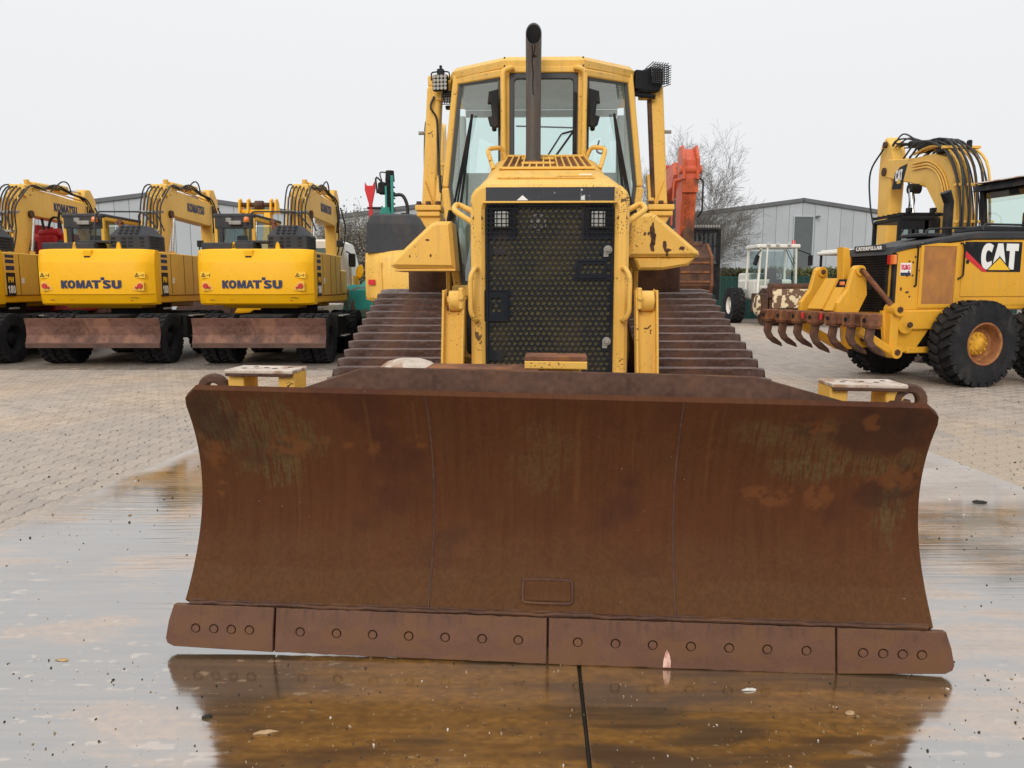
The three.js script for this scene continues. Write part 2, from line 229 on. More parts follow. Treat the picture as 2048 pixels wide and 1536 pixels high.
// ---------------------------------------------------------------- ground: sheet, pavers, wet concrete slab
const ground = structure('ground', bx(420, 0.2, 420, 0, -0.135, -90), grimy([0.2, 0.165, 0.13], { seed: 101, amp: 0.5, size: 3, da: 0.4, dirt: [0.26, 0.2, 0.13], rough: 0.7, n: 512 }), 'wide yard ground of sand and paving running to the warehouses');
const slabL = d => -3.57 + 0.063 * d, slabR = d => 4.08 - 0.011 * d, seamX = d => 0.175 + 0.035 * d, SLAB_END = 9.6;
{
  const nb = 220, L = 0.2, w1 = 0.0925, w2 = 0.0725, gap = 0.0032;
  const half = x => { const a = Math.abs(x) / L; return a < 0.16 ? w2 : a > 0.34 ? w1 : mix(w2, w1, (a - 0.16) / 0.18); };
  const outline = inset => { const e = L / 2 - gap - inset, xs = [-e, -0.34 * L, -0.16 * L, 0.16 * L, 0.34 * L, e]; return [...xs.map(x => [x, half(x) - gap - inset]), ...xs.slice().reverse().map(x => [x, -half(x) + gap + inset])].reverse(); };
  const stone = s => { const r = rng(s), top = outline(0.0065 + 0.002 * r()), mid = outline(0); const ring = (o, y) => o.map(q => V(q[0] + (r() - 0.5) * 0.0015, y + (r() - 0.5) * 0.0006, q[1] + (r() - 0.5) * 0.0015)); 
    const g = finish(loft([ring(mid, -0.06), ring(mid, -0.007), ring(top, 0)].map(q => q.reverse()), true, 0.3)); g.userData.done = true; return g; };
  const geos = [stone(1), stone(2), stone(3)], map = tex(256, 256, (u, v) => { const k = 0.78 + 0.44 * fbm(u, v, 30, 30, 3, 7) ; return [k, k, k].map(x => x * 0.9); }, [0.4, 0.4]);
  const bumpMap = tex(256, 256, (u, v) => [fbm(u, v, 40, 40, 3, 9), 0, 0], [0.4, 0.4], false);
  const tone = [[0.385, 0.324, 0.27], [0.415, 0.35, 0.29], [0.352, 0.3, 0.255], [0.425, 0.34, 0.258]];
  const pm = tone.map(rgb => mat({ rgb, map, bumpMap, bumpScale: 0.002, roughness: 0.5 }));
  const list = [], r = rng(5), a = R(86.4), tl = Math.tan(R(3.6));
  for (let j = -nb; j < nb; j++) for (let i = 0; i < 170; i++) {
    const lat = j * 0.165, dep = 3.2 + (i + (j & 1) / 2) * L, x = lat + dep * tl, d = dep - lat * tl;
    if (d < 3.4 || d > 34 || Math.abs(x) > 0.74 * d + 2.4) continue;
    if (d < SLAB_END + 0.05 && x > slabL(d) + 0.05 && x < slabR(d) - 0.05) continue;
    const n = fbm(x / 40 + 0.5, d / 40, 9, 9, 4, 3), dirt = 0.8 * sstep(0.45, 0.7, fbm(x / 30 + 0.5, d / 30, 14, 14, 4, 13) + (x < 0 ? 0.1 * sstep(7.5, 11, d) * (1 - sstep(13, 14.3, d)) : 0));
    const damp = x < 0 && d > 14.5 ? 0.5 : 1;
    list.push({ x, d, n, dirt, damp, tilt: [(r() - 0.5) * 0.012, (r() - 0.5) * 0.012], y: -0.003 - 0.003 * r(), v: Math.floor(r() * 3), t: r(), s: r(), seen: Math.abs(x) < 0.69 * d + 0.1 && (x < slabL(d) + 0.2 || x > slabR(d) - 0.2) });
  }
  list.sort((p, q) => (q.seen - p.seen) || (p.d * p.d + p.x * p.x) - (q.d * q.d + q.x * q.x));
  const near = list.slice(0, 300), rest = list.slice(300);
  for (const q of near) { const k = q.dirt > 0.55 ? 3 : q.t < 0.45 ? 0 : q.t < 0.75 ? 1 : 2; const o = mesh('paver', geos[q.v], pm[k], ground); o.position.set(q.x, q.y, -q.d); o.rotation.set(q.tilt[0], a, q.tilt[1]); if (q.s > 0.5) o.rotation.y += Math.PI; }
  const im = new THREE.InstancedMesh(geos[0], mat({ map, bumpMap, bumpScale: 0.002, roughness: 0.5 }), rest.length), m4 = new THREE.Matrix4(), e = new THREE.Euler(), qn = new THREE.Quaternion(), col = new THREE.Color();
  rest.forEach((q, i) => { e.set(q.tilt[0], a + (q.s > 0.5 ? Math.PI : 0), q.tilt[1]); m4.compose(V(q.x, q.y, -q.d), qn.setFromEuler(e), V(1, 1, 1)); im.setMatrixAt(i, m4);
    const k = (0.86 + 0.28 * q.t) * (0.85 + 0.3 * q.n) * q.damp, c = [0.385, 0.324, 0.27].map((x, c) => mix(x, [0.47, 0.355, 0.25][c], q.dirt * 0.75) * k); col.setRGB(...c); im.setColorAt(i, col); });
  im.name = 'paver_field'; im.userData.kind = 'stuff'; im.castShadow = im.receiveShadow = true; ground.add(im);
}
{ // wet concrete: brushed lines across, rusty silt, dried flakes
  const S = 8.2, X0 = -4.1, D0 = 1.9;
  const silt = (u, v) => { const w = 0.035 * (fbm(u, v, 9, 9, 3, 31) - 0.5); return fbm(u + w, v + w * 0.6, 12, 26, 5, 33) * 0.6 + fbm(u, v + w, 22, 90, 3, 35) * 0.4; };
  const near = (u, v) => { const x = X0 + u * S, d = D0 + v * S; return [x, d]; };
  const dry = (u, v) => { const [x, d] = near(u, v), e = fbm(u, v, 10, 16, 5, 51) - 0.5; return clamp(sstep(5.2, 7.6, d + 2.6 * e + (x > 0 ? 1.5 : -1.2)) * 0.9 + 0.9 * sstep(0.25, 0.0, Math.min(x - slabL(d), slabR(d) - x) + 0.5 * e) * sstep(4, 6, d)); };
  const wetMap = tex(1536, 1536, (u, v) => {
    const [x, d] = near(u, v), s = silt(u, v), line = fbm(u, v, 20, 400, 2, 37), g = fbm(u, v, 300, 500, 2, 39), q = dry(u, v), lo = fbm(u, v, 4, 4, 3, 41);
    let c = [0.088, 0.06, 0.03].map(z => z * (0.55 + 0.9 * line));
    const och = sstep(0.44, 0.6, s + 0.22 * (lo - 0.5)); mx(c, sc([0.3, 0.145, 0.026], (0.5 + 1.0 * g)), och * (0.45 + 0.5 * line));
    mx(c, sc([0.245, 0.2, 0.16], (0.75 + 0.5 * g) * (0.8 + 0.4 * line)), q * 0.85);
    const fl = sstep(0.775, 0.8, vn(u * 95, v * 260, 95, 260, 61) * 0.7 + vn(u * 260, v * 520, 260, 520, 62) * 0.3) * sstep(0.52, 0.62, fbm(u, v, 6, 9, 3, 63)); mx(c, [0.36, 0.25, 0.15], fl * 0.85);
    const ol = sstep(0.6, 0.7, fbm(u, v, 40, 420, 2, 145)) * sstep(0.4, 0.6, fbm(u, v, 8, 24, 3, 147)); mx(c, [0.27, 0.135, 0.036], ol * 0.3);
    const sp = sstep(0.93, 0.96, vn(u * 620, v * 620, 620, 620, 65)) * sstep(0.45, 0.6, fbm(u, v, 9, 9, 3, 66)); mx(c, [0.42, 0.34, 0.24], sp * 0.8);
    const bk = sstep(0.95, 0.965, vn(u * 430, v * 430, 430, 430, 68)) * sstep(0.5, 0.62, fbm(u, v, 12, 12, 3, 69)); mx(c, [0.05, 0.042, 0.032], bk * 0.8);
    return c;
  });
  const rough = tex(560, 560, (u, v) => { const q = dry(u, v), l = fbm(u, v, 6, 260, 2, 37), n = fbm(u, v, 14, 30, 4, 71), o = sstep(0.5, 0.62, silt(u, v)); return [0, clamp(0.085 + 0.1 * sstep(0.45, 0.75, n) + 0.05 * l + 0.07 * o + 0.42 * q), 0]; }, null, false);
  const film = tex(400, 400, (u, v) => { const q = dry(u, v); return [clamp(1 - 0.95 * q - 0.2 * sstep(0.5, 0.62, silt(u, v))), 0, 0]; }, null, false);
  const lines = tex(1536, 1536, (u, v) => { const a = fbm(u, v, 18, 380, 2, 81), b = fbm(u, v, 60, 200, 3, 83), c = sstep(0.35, 0.65, fbm(u, v, 6, 10, 4, 85)), g = fbm(u, v, 500, 600, 2, 87); return [0.5 + (a - 0.5) * (0.25 + 0.75 * c) + (b - 0.5) * 0.2 * (0.3 + 0.7 * c) + (g - 0.5) * 0.25 * dry(u, v), 0, 0]; }, null, false);
  const wet = mat({ map: wetMap, roughnessMap: rough, roughness: 1, bumpMap: lines, bumpScale: 0.002, ior: 4.4, clearcoat: 1, clearcoatMap: film, clearcoatRoughness: 0.08 });
  const slab = (name, x0, x1) => { // x0(d), x1(d)
    const top = [], bot = [], out = [], ds = [-1.5, 1, 3, 5, 7, SLAB_END];
    for (const d of ds) out.push([x0(d), -d]); for (const d of ds.slice().reverse()) out.push([x1(d), -d]);
    const g = finish(ex('y', out, 0.15, -0.075, 0.004)), p = g.attributes.position, uv = g.attributes.uv;
    for (let i = 0; i < p.count; i++) uv.setXY(i, (p.getX(i) - X0) / S, (-p.getZ(i) - D0) / S);
    g.userData.keepUV = true; return g;
  };
  const sl = structure('concrete_slab', slab('slab', slabL, d => seamX(d) - 0.007), wet, 'wet rust-stained concrete slab under the bulldozer');
  const s2 = mesh('slab_bay', slab('slab', d => seamX(d) + 0.007, slabR), wet, sl);
  const filler = mesh('joint_filler', slab('slab', d => seamX(d) - 0.0068, d => seamX(d) + 0.0068), mat({ rgb: [0.02, 0.016, 0.012], roughness: 0.6 }), sl); filler.position.y = -0.012;
}
{ // drainage channel in front of the parked excavators
  const g = [bx(13, 0.1, 0.05, -8, -0.045, -14.38, 0.005), bx(13, 0.1, 0.05, -8, -0.045, -14.62, 0.005), bx(13, 0.06, 0.19, -8, -0.075, -14.5)];
  structure('drain_channel', g, grimy([0.16, 0.135, 0.11], { seed: 111, amp: 0.6, da: 0.5, rough: 0.7 }), 'narrow concrete drain channel in front of the parked wheeled excavators');
}

// ---------------------------------------------------------------- three grey gabled warehouses
{
  const wallM = [0, 1, 2].map(i => grimy([0.42, 0.455, 0.485].map(x => x * (0.96 + 0.04 * i)), { seed: 121 + i, amp: 0.1, da: 0.08, dirt: [0.3, 0.3, 0.29], rough: 0.5, size: 6 }));
  const trimM = grimy([0.135, 0.145, 0.155], { seed: 125, amp: 0.2, da: 0.1, rough: 0.5, size: 3 }), roofM = grimy([0.22, 0.235, 0.25], { seed: 126, amp: 0.2, rough: 0.5, size: 4 });
  const doorM = grimy([0.115, 0.135, 0.14], { seed: 128, amp: 0.15, da: 0.05, rough: 0.35, size: 2 });
  const half = 12.6, eave = 6.65, ridge = 8.35, n = 24;
  const hAt = x => ridge - (ridge - eave) * Math.abs(x) / half;
  function warehouse(x, d, label, door) {
    const t = thing('warehouse', label, 'building', [x, 0, -d], 5.2, 'grey warehouses at the back of the yard');
    const w = half * 2 / n;
    for (let i = 0; i < n; i++) { const a = -half + i * w + 0.012, b = a + w - 0.024; const pts = [[a, 0], [b, 0], [b, hAt(b)]]; if (a < 0 && b > 0) pts.push([0, ridge]); pts.push([a, hAt(a)]); part('wall_panel', ex('z', pts, 0.09, -0.045, 0.012), wallM[i % 3], t); }
    part('backing_wall', ex('z', [[-half, 0], [half, 0], [half, eave - 0.02], [0, ridge - 0.02], [-half, eave - 0.02]], 0.1, -0.15), trimM, t);
    for (const s of [-1, 1]) { const L = Math.hypot(half, ridge - eave), an = Math.atan2(ridge - eave, half) * 180 / Math.PI;
      part('roof', bx(L + 0.35, 0.16, 18, s * half / 2 * 1.012, (eave + ridge) / 2 + 0.06, -9, 0.02, [0, 0, -s * an]), roofM, t);
      part('verge_trim', bx(L + 0.4, 0.3, 0.14, s * half / 2 * 1.012, (eave + ridge) / 2 + 0.03, 0.09, 0.02, [0, 0, -s * an]), trimM, t);
      part('side_wall', bx(0.12, eave, 17.6, s * (half - 0.06), eave / 2, -9), wallM[1], t); }
    if (door) { const f = part('door', bx(1.5, door[1] - 0.02, 0.07, door[0], door[1] / 2, 0.035, 0.01), doorM, t);
      part('door_frame', [bx(0.07, door[1] + 0.07, 0.1, door[0] - 0.785, door[1] / 2 + 0.035, 0.05), bx(0.07, door[1] + 0.07, 0.1, door[0] + 0.785, door[1] / 2 + 0.035, 0.05), bx(1.5, 0.07, 0.1, door[0], door[1] + 0.035, 0.05)], wallM[2], f);
      part('door_window', bx(0.5, 1.1, 0.02, door[0] + 0.15, 2.4, 0.08), M.smokeGlass, f);
      part('wall_lamp', [cy([door[0] + 1.0, door[1], 0], [door[0] + 1.0, door[1] - 0.04, 0.35], 0.05), bx(0.22, 0.14, 0.3, door[0] + 1.05, door[1], 0.3, 0.03)], trimM, t); }
    return t;
  }
  warehouse(-25.6, 55.6, 'grey panelled warehouse gable behind the parked wheeled excavators');
  warehouse(-1.4, 57.6, 'grey panelled warehouse gable behind the bulldozer and teal drill arm');
  warehouse(22.7, 59.8, 'grey panelled warehouse gable with tall dark door above the white roller', [0.1, 7.1]);
}

// ---------------------------------------------------------------- bulldozer (front towards +z of its own group)
const dozer = thing('bulldozer', 'yellow crawler bulldozer with rusty brown front blade on wet concrete slab', 'bulldozer', [0.27, 0, -6.2], -1.5);
const both = f => [-1, 1].flatMap(s => f(s));
{ // tracks: front idler, high rear sprocket, rear idler; every shoe its own piece
  const wheels = [[1.22, 0.47, 0.4], [-0.66, 1.07, 0.4], [-1.42, 0.45, 0.36]];
  let pts = []; for (const [z, y, r] of wheels) for (let k = 0; k < 120; k++) { const a = k / 120 * 2 * Math.PI; pts.push([z + r * Math.cos(a), y + r * Math.sin(a)]); }
  pts.sort((a, b) => a[0] - b[0] || a[1] - b[1]);
  const cr = (o, a, b) => (a[0] - o[0]) * (b[1] - o[1]) - (a[1] - o[1]) * (b[0] - o[0]), hull = l => { const h = []; for (const q of l) { while (h.length > 1 && cr(h[h.length - 2], h[h.length - 1], q) <= 0) h.pop(); h.push(q); } h.pop(); return h; };
  const loop = [...hull(pts), ...hull(pts.slice().reverse())]; // counter-clockwise
  let len = 0; const seg = loop.map((q, i) => { const n = loop[(i + 1) % loop.length], l = Math.hypot(n[0] - q[0], n[1] - q[1]); len += l; return l; });
  const N = Math.round(len / 0.162), pitch = len / N;
  const at = s => { s = ((s % len) + len) % len; for (let i = 0; i < loop.length; i++) { if (s <= seg[i]) { const a = loop[i], b = loop[(i + 1) % loop.length], t = s / seg[i]; return [mix(a[0], b[0], t), mix(a[1], b[1], t)]; } s -= seg[i]; } return loop[0]; };
  const shoeG = [0, 1, 2].map(v => { const r = rng(40 + v), w = 0.81; // plate, tall grouser bar, bolt heads; local z along the chain
    const prof = [[-0.088, 0.0], [0.088, 0.0], [0.088, 0.012], [0.068, 0.02], [-0.036, 0.026], [-0.048, 0.074], [-0.062, 0.08], [-0.076, 0.074], [-0.082, 0.02], [-0.088, 0.014]];
    const rings = []; for (let i = 0; i <= 14; i++) { const x = -w / 2 + w * i / 14, e = i === 0 || i === 14; rings.push(prof.map(([z, y], k) => V(x, (y + (k > 3 && k < 8 ? (r() - 0.5) * 0.0025 - (e ? 0.012 : 0) : 0)), z + (k > 3 && k < 8 ? (r() - 0.5) * 0.002 : 0)))); }
    const gs = [loft(rings, true, 0.5)]; for (const x of [-0.09, 0.06]) gs.push(cy([x, 0.02, 0.02], [x, 0.038, 0.02], 0.02, 0.018, 6)); const g = join(gs); g.userData.done = true; return g; });
  for (const s of [-1, 1]) {
    const t = sub('track', dozer, [s * 1.075, 0, 0]);
    for (let i = 0; i < N; i++) { const a = at((i - 0.5) * pitch), b = at((i + 0.5) * pitch), o = mesh('track_shoe', shoeG[(i * 7 + (s > 0)) % 3], M.trackSteel, t); const dz = b[0] - a[0], dy = b[1] - a[1], L = Math.hypot(dz, dy);
      o.position.set((hash(i, 3, 5) - 0.5) * 0.006, (a[1] + b[1]) / 2, (a[0] + b[0]) / 2); o.matrixAutoUpdate = true;
      o.quaternion.setFromRotationMatrix(new THREE.Matrix4().makeBasis(V(-1, 0, 0), V(0, -dz / L, dy / L), V(0, dy / L, dz / L))); 
      // outward normal of a counter-clockwise loop in (z, y)
      const nz = dy / L, ny = -dz / L, yv = V(0, ny, nz), zv = V(0, dy / L, dz / L).negate(), xv = yv.clone().cross(zv); o.quaternion.setFromRotationMatrix(new THREE.Matrix4().makeBasis(xv, yv, zv)); }
    wheels.forEach(([z, y, r], i) => part(i === 1 ? 'sprocket' : 'idler_wheel', [cy([-0.09, y, z], [0.09, y, z], r - 0.03, r - 0.03, 28), cy([-0.13, y, z], [0.13, y, z], 0.13, 0.13, 16)], M.darkRust, t));
    part('roller_frame', [bx(0.3, 0.24, 2.3, 0, 0.4, -0.1, 0.03), bx(0.2, 0.3, 1.2, 0, 0.62, -0.2, 0.03)], M.dozerWorn, t);
    for (let k = 0; k < 6; k++) part('track_roller', cy([-0.12, 0.2, -1.1 + k * 0.42], [0.12, 0.2, -1.1 + k * 0.42], 0.11, 0.11, 14), M.darkRust, t);
  }
  part('main_frame', [bx(1.0, 0.75, 3.0, 0, 0.75, 0.0, 0.04), bx(1.3, 0.5, 1.4, 0, 1.25, -0.7, 0.04)], M.chassis, dozer);
  part('final_drive', both(s => cy([s * 0.5, 1.07, -0.66], [s * 0.75, 1.07, -0.66], 0.3, 0.26, 20)), M.dozerWorn, dozer);
}
{ // engine hood and radiator guard
  const sec = (z, hw, top, r, low) => rrect(-hw, low, hw, top, r, 5).map(q => V(q[0], q[1], z));
  const hood = part('hood', loft([sec(1.5, 0.47, 2.165, 0.1, 0.75), sec(1.42, 0.468, 2.215, 0.11, 0.75), sec(1.0, 0.46, 2.32, 0.13, 0.75), sec(0.62, 0.455, 2.4, 0.14, 0.8), sec(0.16, 0.45, 2.555, 0.15, 0.9)], true, 0.5), M.dozerYellow, dozer);
  part('hood_seam', both(s => [cy([s * 0.462, 1.7, 1.3], [s * 0.455, 1.9, 0.3], 0.006, 0.006, 6)]), M.black, hood);
  part('guard_label', [bx(0.23, 0.004, 0.05, 0.17, 2.279, 1.19, 0, [13.5, 0, 0])], M.paleYellow, hood);
  part('hood_label', [bx(0.085, 0.006, 0.03, 0.24, 2.285, 1.185, 0.002, [13.5, 0, 0])], M.whitePrint, hood);
  part('fuel_cap_plate', [bx(0.62, 0.012, 0.03, -0.02, 2.245, 1.33, 0.003, [13.5, 0, 0])], M.dozerWorn, hood);
  // louvred deck: bars over a plate whose brown stands in for shade inside
  const dz0 = 0.62, dz1 = 0.2, n = 13, yAt = z => 2.545 - (z - 0.2) * 0.37;
  part('louver_shade_plate', plate3([[-0.33, yAt(dz0) + 0.012, dz0], [0.33, yAt(dz0) + 0.012, dz0], [0.29, yAt(dz1) + 0.012, dz1], [-0.29, yAt(dz1) + 0.012, dz1]], 0.004), M.rust, hood);
  for (let i = 0; i <= n; i++) { const u = -1 + 2 * i / n; part('louver_bar', beam([u * 0.335, yAt(dz0) + 0.024, dz0], [u * 0.292, yAt(dz1) + 0.024, dz1], 0.012, 0.022, 0.003), M.dozerYellow, hood); }
  part('louver_frame', [beam([-0.35, yAt(dz0) + 0.024, dz0], [0.35, yAt(dz0) + 0.024, dz0], 0.03, 0.02), beam([-0.31, yAt(dz1) + 0.024, dz1], [0.31, yAt(dz1) + 0.024, dz1], 0.03, 0.02), beam([-0.19, yAt(0.46) + 0.026, 0.46], [0.06, yAt(0.46) + 0.026, 0.46], 0.02, 0.02), beam([-0.19, yAt(0.3) + 0.026, 0.3], [0.06, yAt(0.3) + 0.026, 0.3], 0.02, 0.02)], M.dozerYellow, hood);
  for (const s of [-1, 1]) part('grab_rail', bend([[s * 0.29, 2.5, 0.2], [s * 0.345, 2.63, 0.24], [s * 0.45, 2.6, 0.34], [s * 0.40, 2.44, 0.42]], 0.017, 0.04), M.dozerYellow, hood);
  // guard frame
  const zf = 1.58, guard = part('radiator_guard', ex('z', rrect(-0.479, 0.55, 0.479, 2.172, 0.1, 6), 0.16, 1.52, 0.022, [rrect(-0.392, 0.62, 0.392, 2.06, 0.035, 3).reverse()]), M.dozerWorn, dozer);
  part('decal_band', (() => { const g = new THREE.PlaneGeometry(0.77, 0.085); g.translate(0, 2.109, 1.6035); g.userData.keepUV = true; return g; })(), M.decalBand, guard);
  part('emblem_triangle', ex('z', [[-0.2, 2.074], [-0.13, 2.074], [-0.165, 2.104]], 0.004, 1.606), M.whitePrint, guard);
  part('grille_lip', [bx(0.8, 0.012, 0.02, 0, 2.064, 1.602, 0.003)], M.dozerYellow, guard);
  // grille: a plate with hexagonal-pitch round openings
  const px = 0.0357, py = 0.0309, holes = [], rects = [[-0.39, -0.215, 1.855, 2.06], [0.20, 0.385, 1.86, 2.06], [-0.4, -0.255, 1.36, 1.53], [0.16, 0.345, 1.605, 1.72], [-0.4, -0.29, 1.76, 1.79], [-0.4, -0.29, 1.13, 1.16], [0.32, 0.39, 1.74, 1.82], [0.32, 0.39, 1.19, 1.265]];
  const extra = [[-0.345, 1.42], [-0.31, 1.42], [-0.33, 1.45], [-0.345, 1.48], [-0.31, 1.48], [0.2, 1.655], [0.235, 1.655], [0.27, 1.655], [0.305, 1.655], [0.215, 1.685], [0.25, 1.685], [0.285, 1.685], [0.32, 1.685]];
  for (let j = 0; j < 46; j++) for (let i = -11; i <= 11; i++) { const x = (i + (j % 2 ? 0.5 : 0)) * px, y = 2.02 - j * py; if (Math.abs(x) > 0.362 || y < 0.68) continue; if (rects.some(q => x > q[0] - 0.012 && x < q[1] + 0.012 && y > q[2] - 0.012 && y < q[3] + 0.012)) continue; holes.push(circ(x, y, 0.0146, 8, 0.39).reverse()); }
  for (const [x, y] of extra) holes.push(circ(x, y, 0.0146, 8, 0.39).reverse());
  const grille = part('grille', ex('z', rrect(-0.388, 0.63, 0.388, 2.054, 0.03, 3), 0.006, 1.575, 0, holes), M.grilleBlue, dozer);
  part('grille_rim', ex('z', rrect(-0.39, 0.625, 0.39, 2.057, 0.032, 4), 0.03, 1.573, 0.004, [rrect(-0.372, 0.64, 0.372, 2.039, 0.03, 4).reverse()]), M.grilleBlue, grille);
  part('service_flap', [[-0.325, 1.445, 0.15, 0.19], [0.255, 1.665, 0.18, 0.11]].map(([x, y, w, h]) => ex('z', rrect(x - w / 2, y - h / 2, x + w / 2, y + h / 2, 0.006, 2), 0.006, 1.582, 0.001, [rrect(x - w / 2 + 0.007, y - h / 2 + 0.007, x + w / 2 - 0.007, y + h / 2 - 0.007, 0.004, 2).reverse()])), M.grilleBlue, grille);
  part('radiator_core', bx(0.77, 1.42, 0.05, 0, 1.34, 1.53), M.core, dozer);
  for (const s of [-1, 1]) { const x = s * 0.292, l = sub('headlight', dozer, [x, 1.967, 1.575]); part('headlight_housing', [ex('z', rrect(-0.055, -0.06, 0.055, 0.06, 0.012, 3), 0.05, -0.01, 0.004, [rrect(-0.043, -0.048, 0.043, 0.048, 0.01, 3).reverse()])], M.black, l); part('headlight_lens', bx(0.088, 0.098, 0.02, 0, 0, 0.0, 0.008), M.lens, l);
    const c = []; for (let k = -3; k <= 3; k++) { c.push(cy([k * 0.028, -0.09, 0.026], [k * 0.028, 0.09, 0.026], 0.0032, 0.0032, 5), cy([-0.09, k * 0.028, 0.031], [0.09, k * 0.028, 0.031], 0.0032, 0.0032, 5)); } part('wire_cage', c, M.black, l); }
  part('horn', [new THREE.TorusGeometry(0.047, 0.007, 8, 24).translate(-0.068, 1.95, 1.56), lathe([[0, 0.012], [0.012, 0.02], [0.03, 0.0], [0.045, 0.014]], 20).rotateX(Math.PI / 2).translate(-0.068, 1.95, 1.55)], M.steel, dozer);
  for (const y of [1.783, 1.228]) { part('grille_latch', [cy([0.352, y, 1.575], [0.352, y, 1.592], 0.026, 0.026, 18), cy([0.352, y, 1.592], [0.352, y, 1.61], 0.015, 0.013, 6), bx(0.03, 0.03, 0.008, 0.342, y - 0.028, 1.583, 0.002)], M.steel, dozer); }
  for (const s of [-1, 1]) { part('column_handle', bend([[s * 0.44, 1.67, 1.59], [s * 0.45, 1.67, 1.67], [s * 0.475, 1.62, 1.69], [s * 0.475, 1.41, 1.69], [s * 0.45, 1.36, 1.67], [s * 0.44, 1.36, 1.59]], 0.015, 0.035), M.dozerWorn, dozer);
    part('side_handle', bend([[s * 0.46, 2.02, 1.35], [s * 0.59, 2.09, 1.3], [s * 0.6, 2.035, 1.44], [s * 0.47, 1.95, 1.5]], 0.018, 0.05), M.dozerYellow, dozer); }
  // exhaust stack, mouth cut on a slant
  const ring = (y, z, r, k = 0) => Array.from({ length: 24 }, (_, i) => { const a = -i / 24 * 2 * Math.PI, dz = Math.sin(a) * r; return V(-0.1 + Math.cos(a) * r, y - dz * k, z + dz); });
  const st = part('exhaust_stack', [loft([ring(2.44, 0.38, 0.056), ring(2.9, 0.382, 0.056), ring(3.1, 0.388, 0.0565), ring(3.25, 0.4, 0.058, 0.3), ring(3.405, 0.425, 0.059, 1.6)], false, 0.8), loft([ring(3.405, 0.425, 0.059, 1.6), ring(3.4, 0.425, 0.054, 1.6)], false)], M.exhaust, dozer);
  part('stack_bore', [loft([ring(3.4, 0.425, 0.054, 1.6), ring(3.22, 0.4, 0.052, 0.3), ring(3.0, 0.385, 0.05)], false), poly3(ring(3.0, 0.385, 0.05))], M.soot, st);
  part('soot_drip', [tb([[-0.112, 3.31, 0.481], [-0.108, 3.24, 0.4615], [-0.111, 3.2, 0.453], [-0.104, 3.13, 0.4475], [-0.105, 3.04, 0.4415], [-0.101, 2.97, 0.4395]], 0.005, 5), tb([[-0.09, 3.31, 0.482], [-0.099, 3.25, 0.4635], [-0.107, 3.22, 0.4565]], 0.004, 5)], M.soot, st);
  part('stack_base', [cy([-0.1, 2.435, 0.39], [-0.1, 2.475, 0.383], 0.085, 0.065, 20), bx(0.05, 0.03, 0.03, -0.04, 2.48, 0.42, 0.005), new THREE.TorusGeometry(0.06, 0.012, 8, 22).rotateX(Math.PI / 2).translate(-0.1, 2.49, 0.382)], M.rust, st);
}
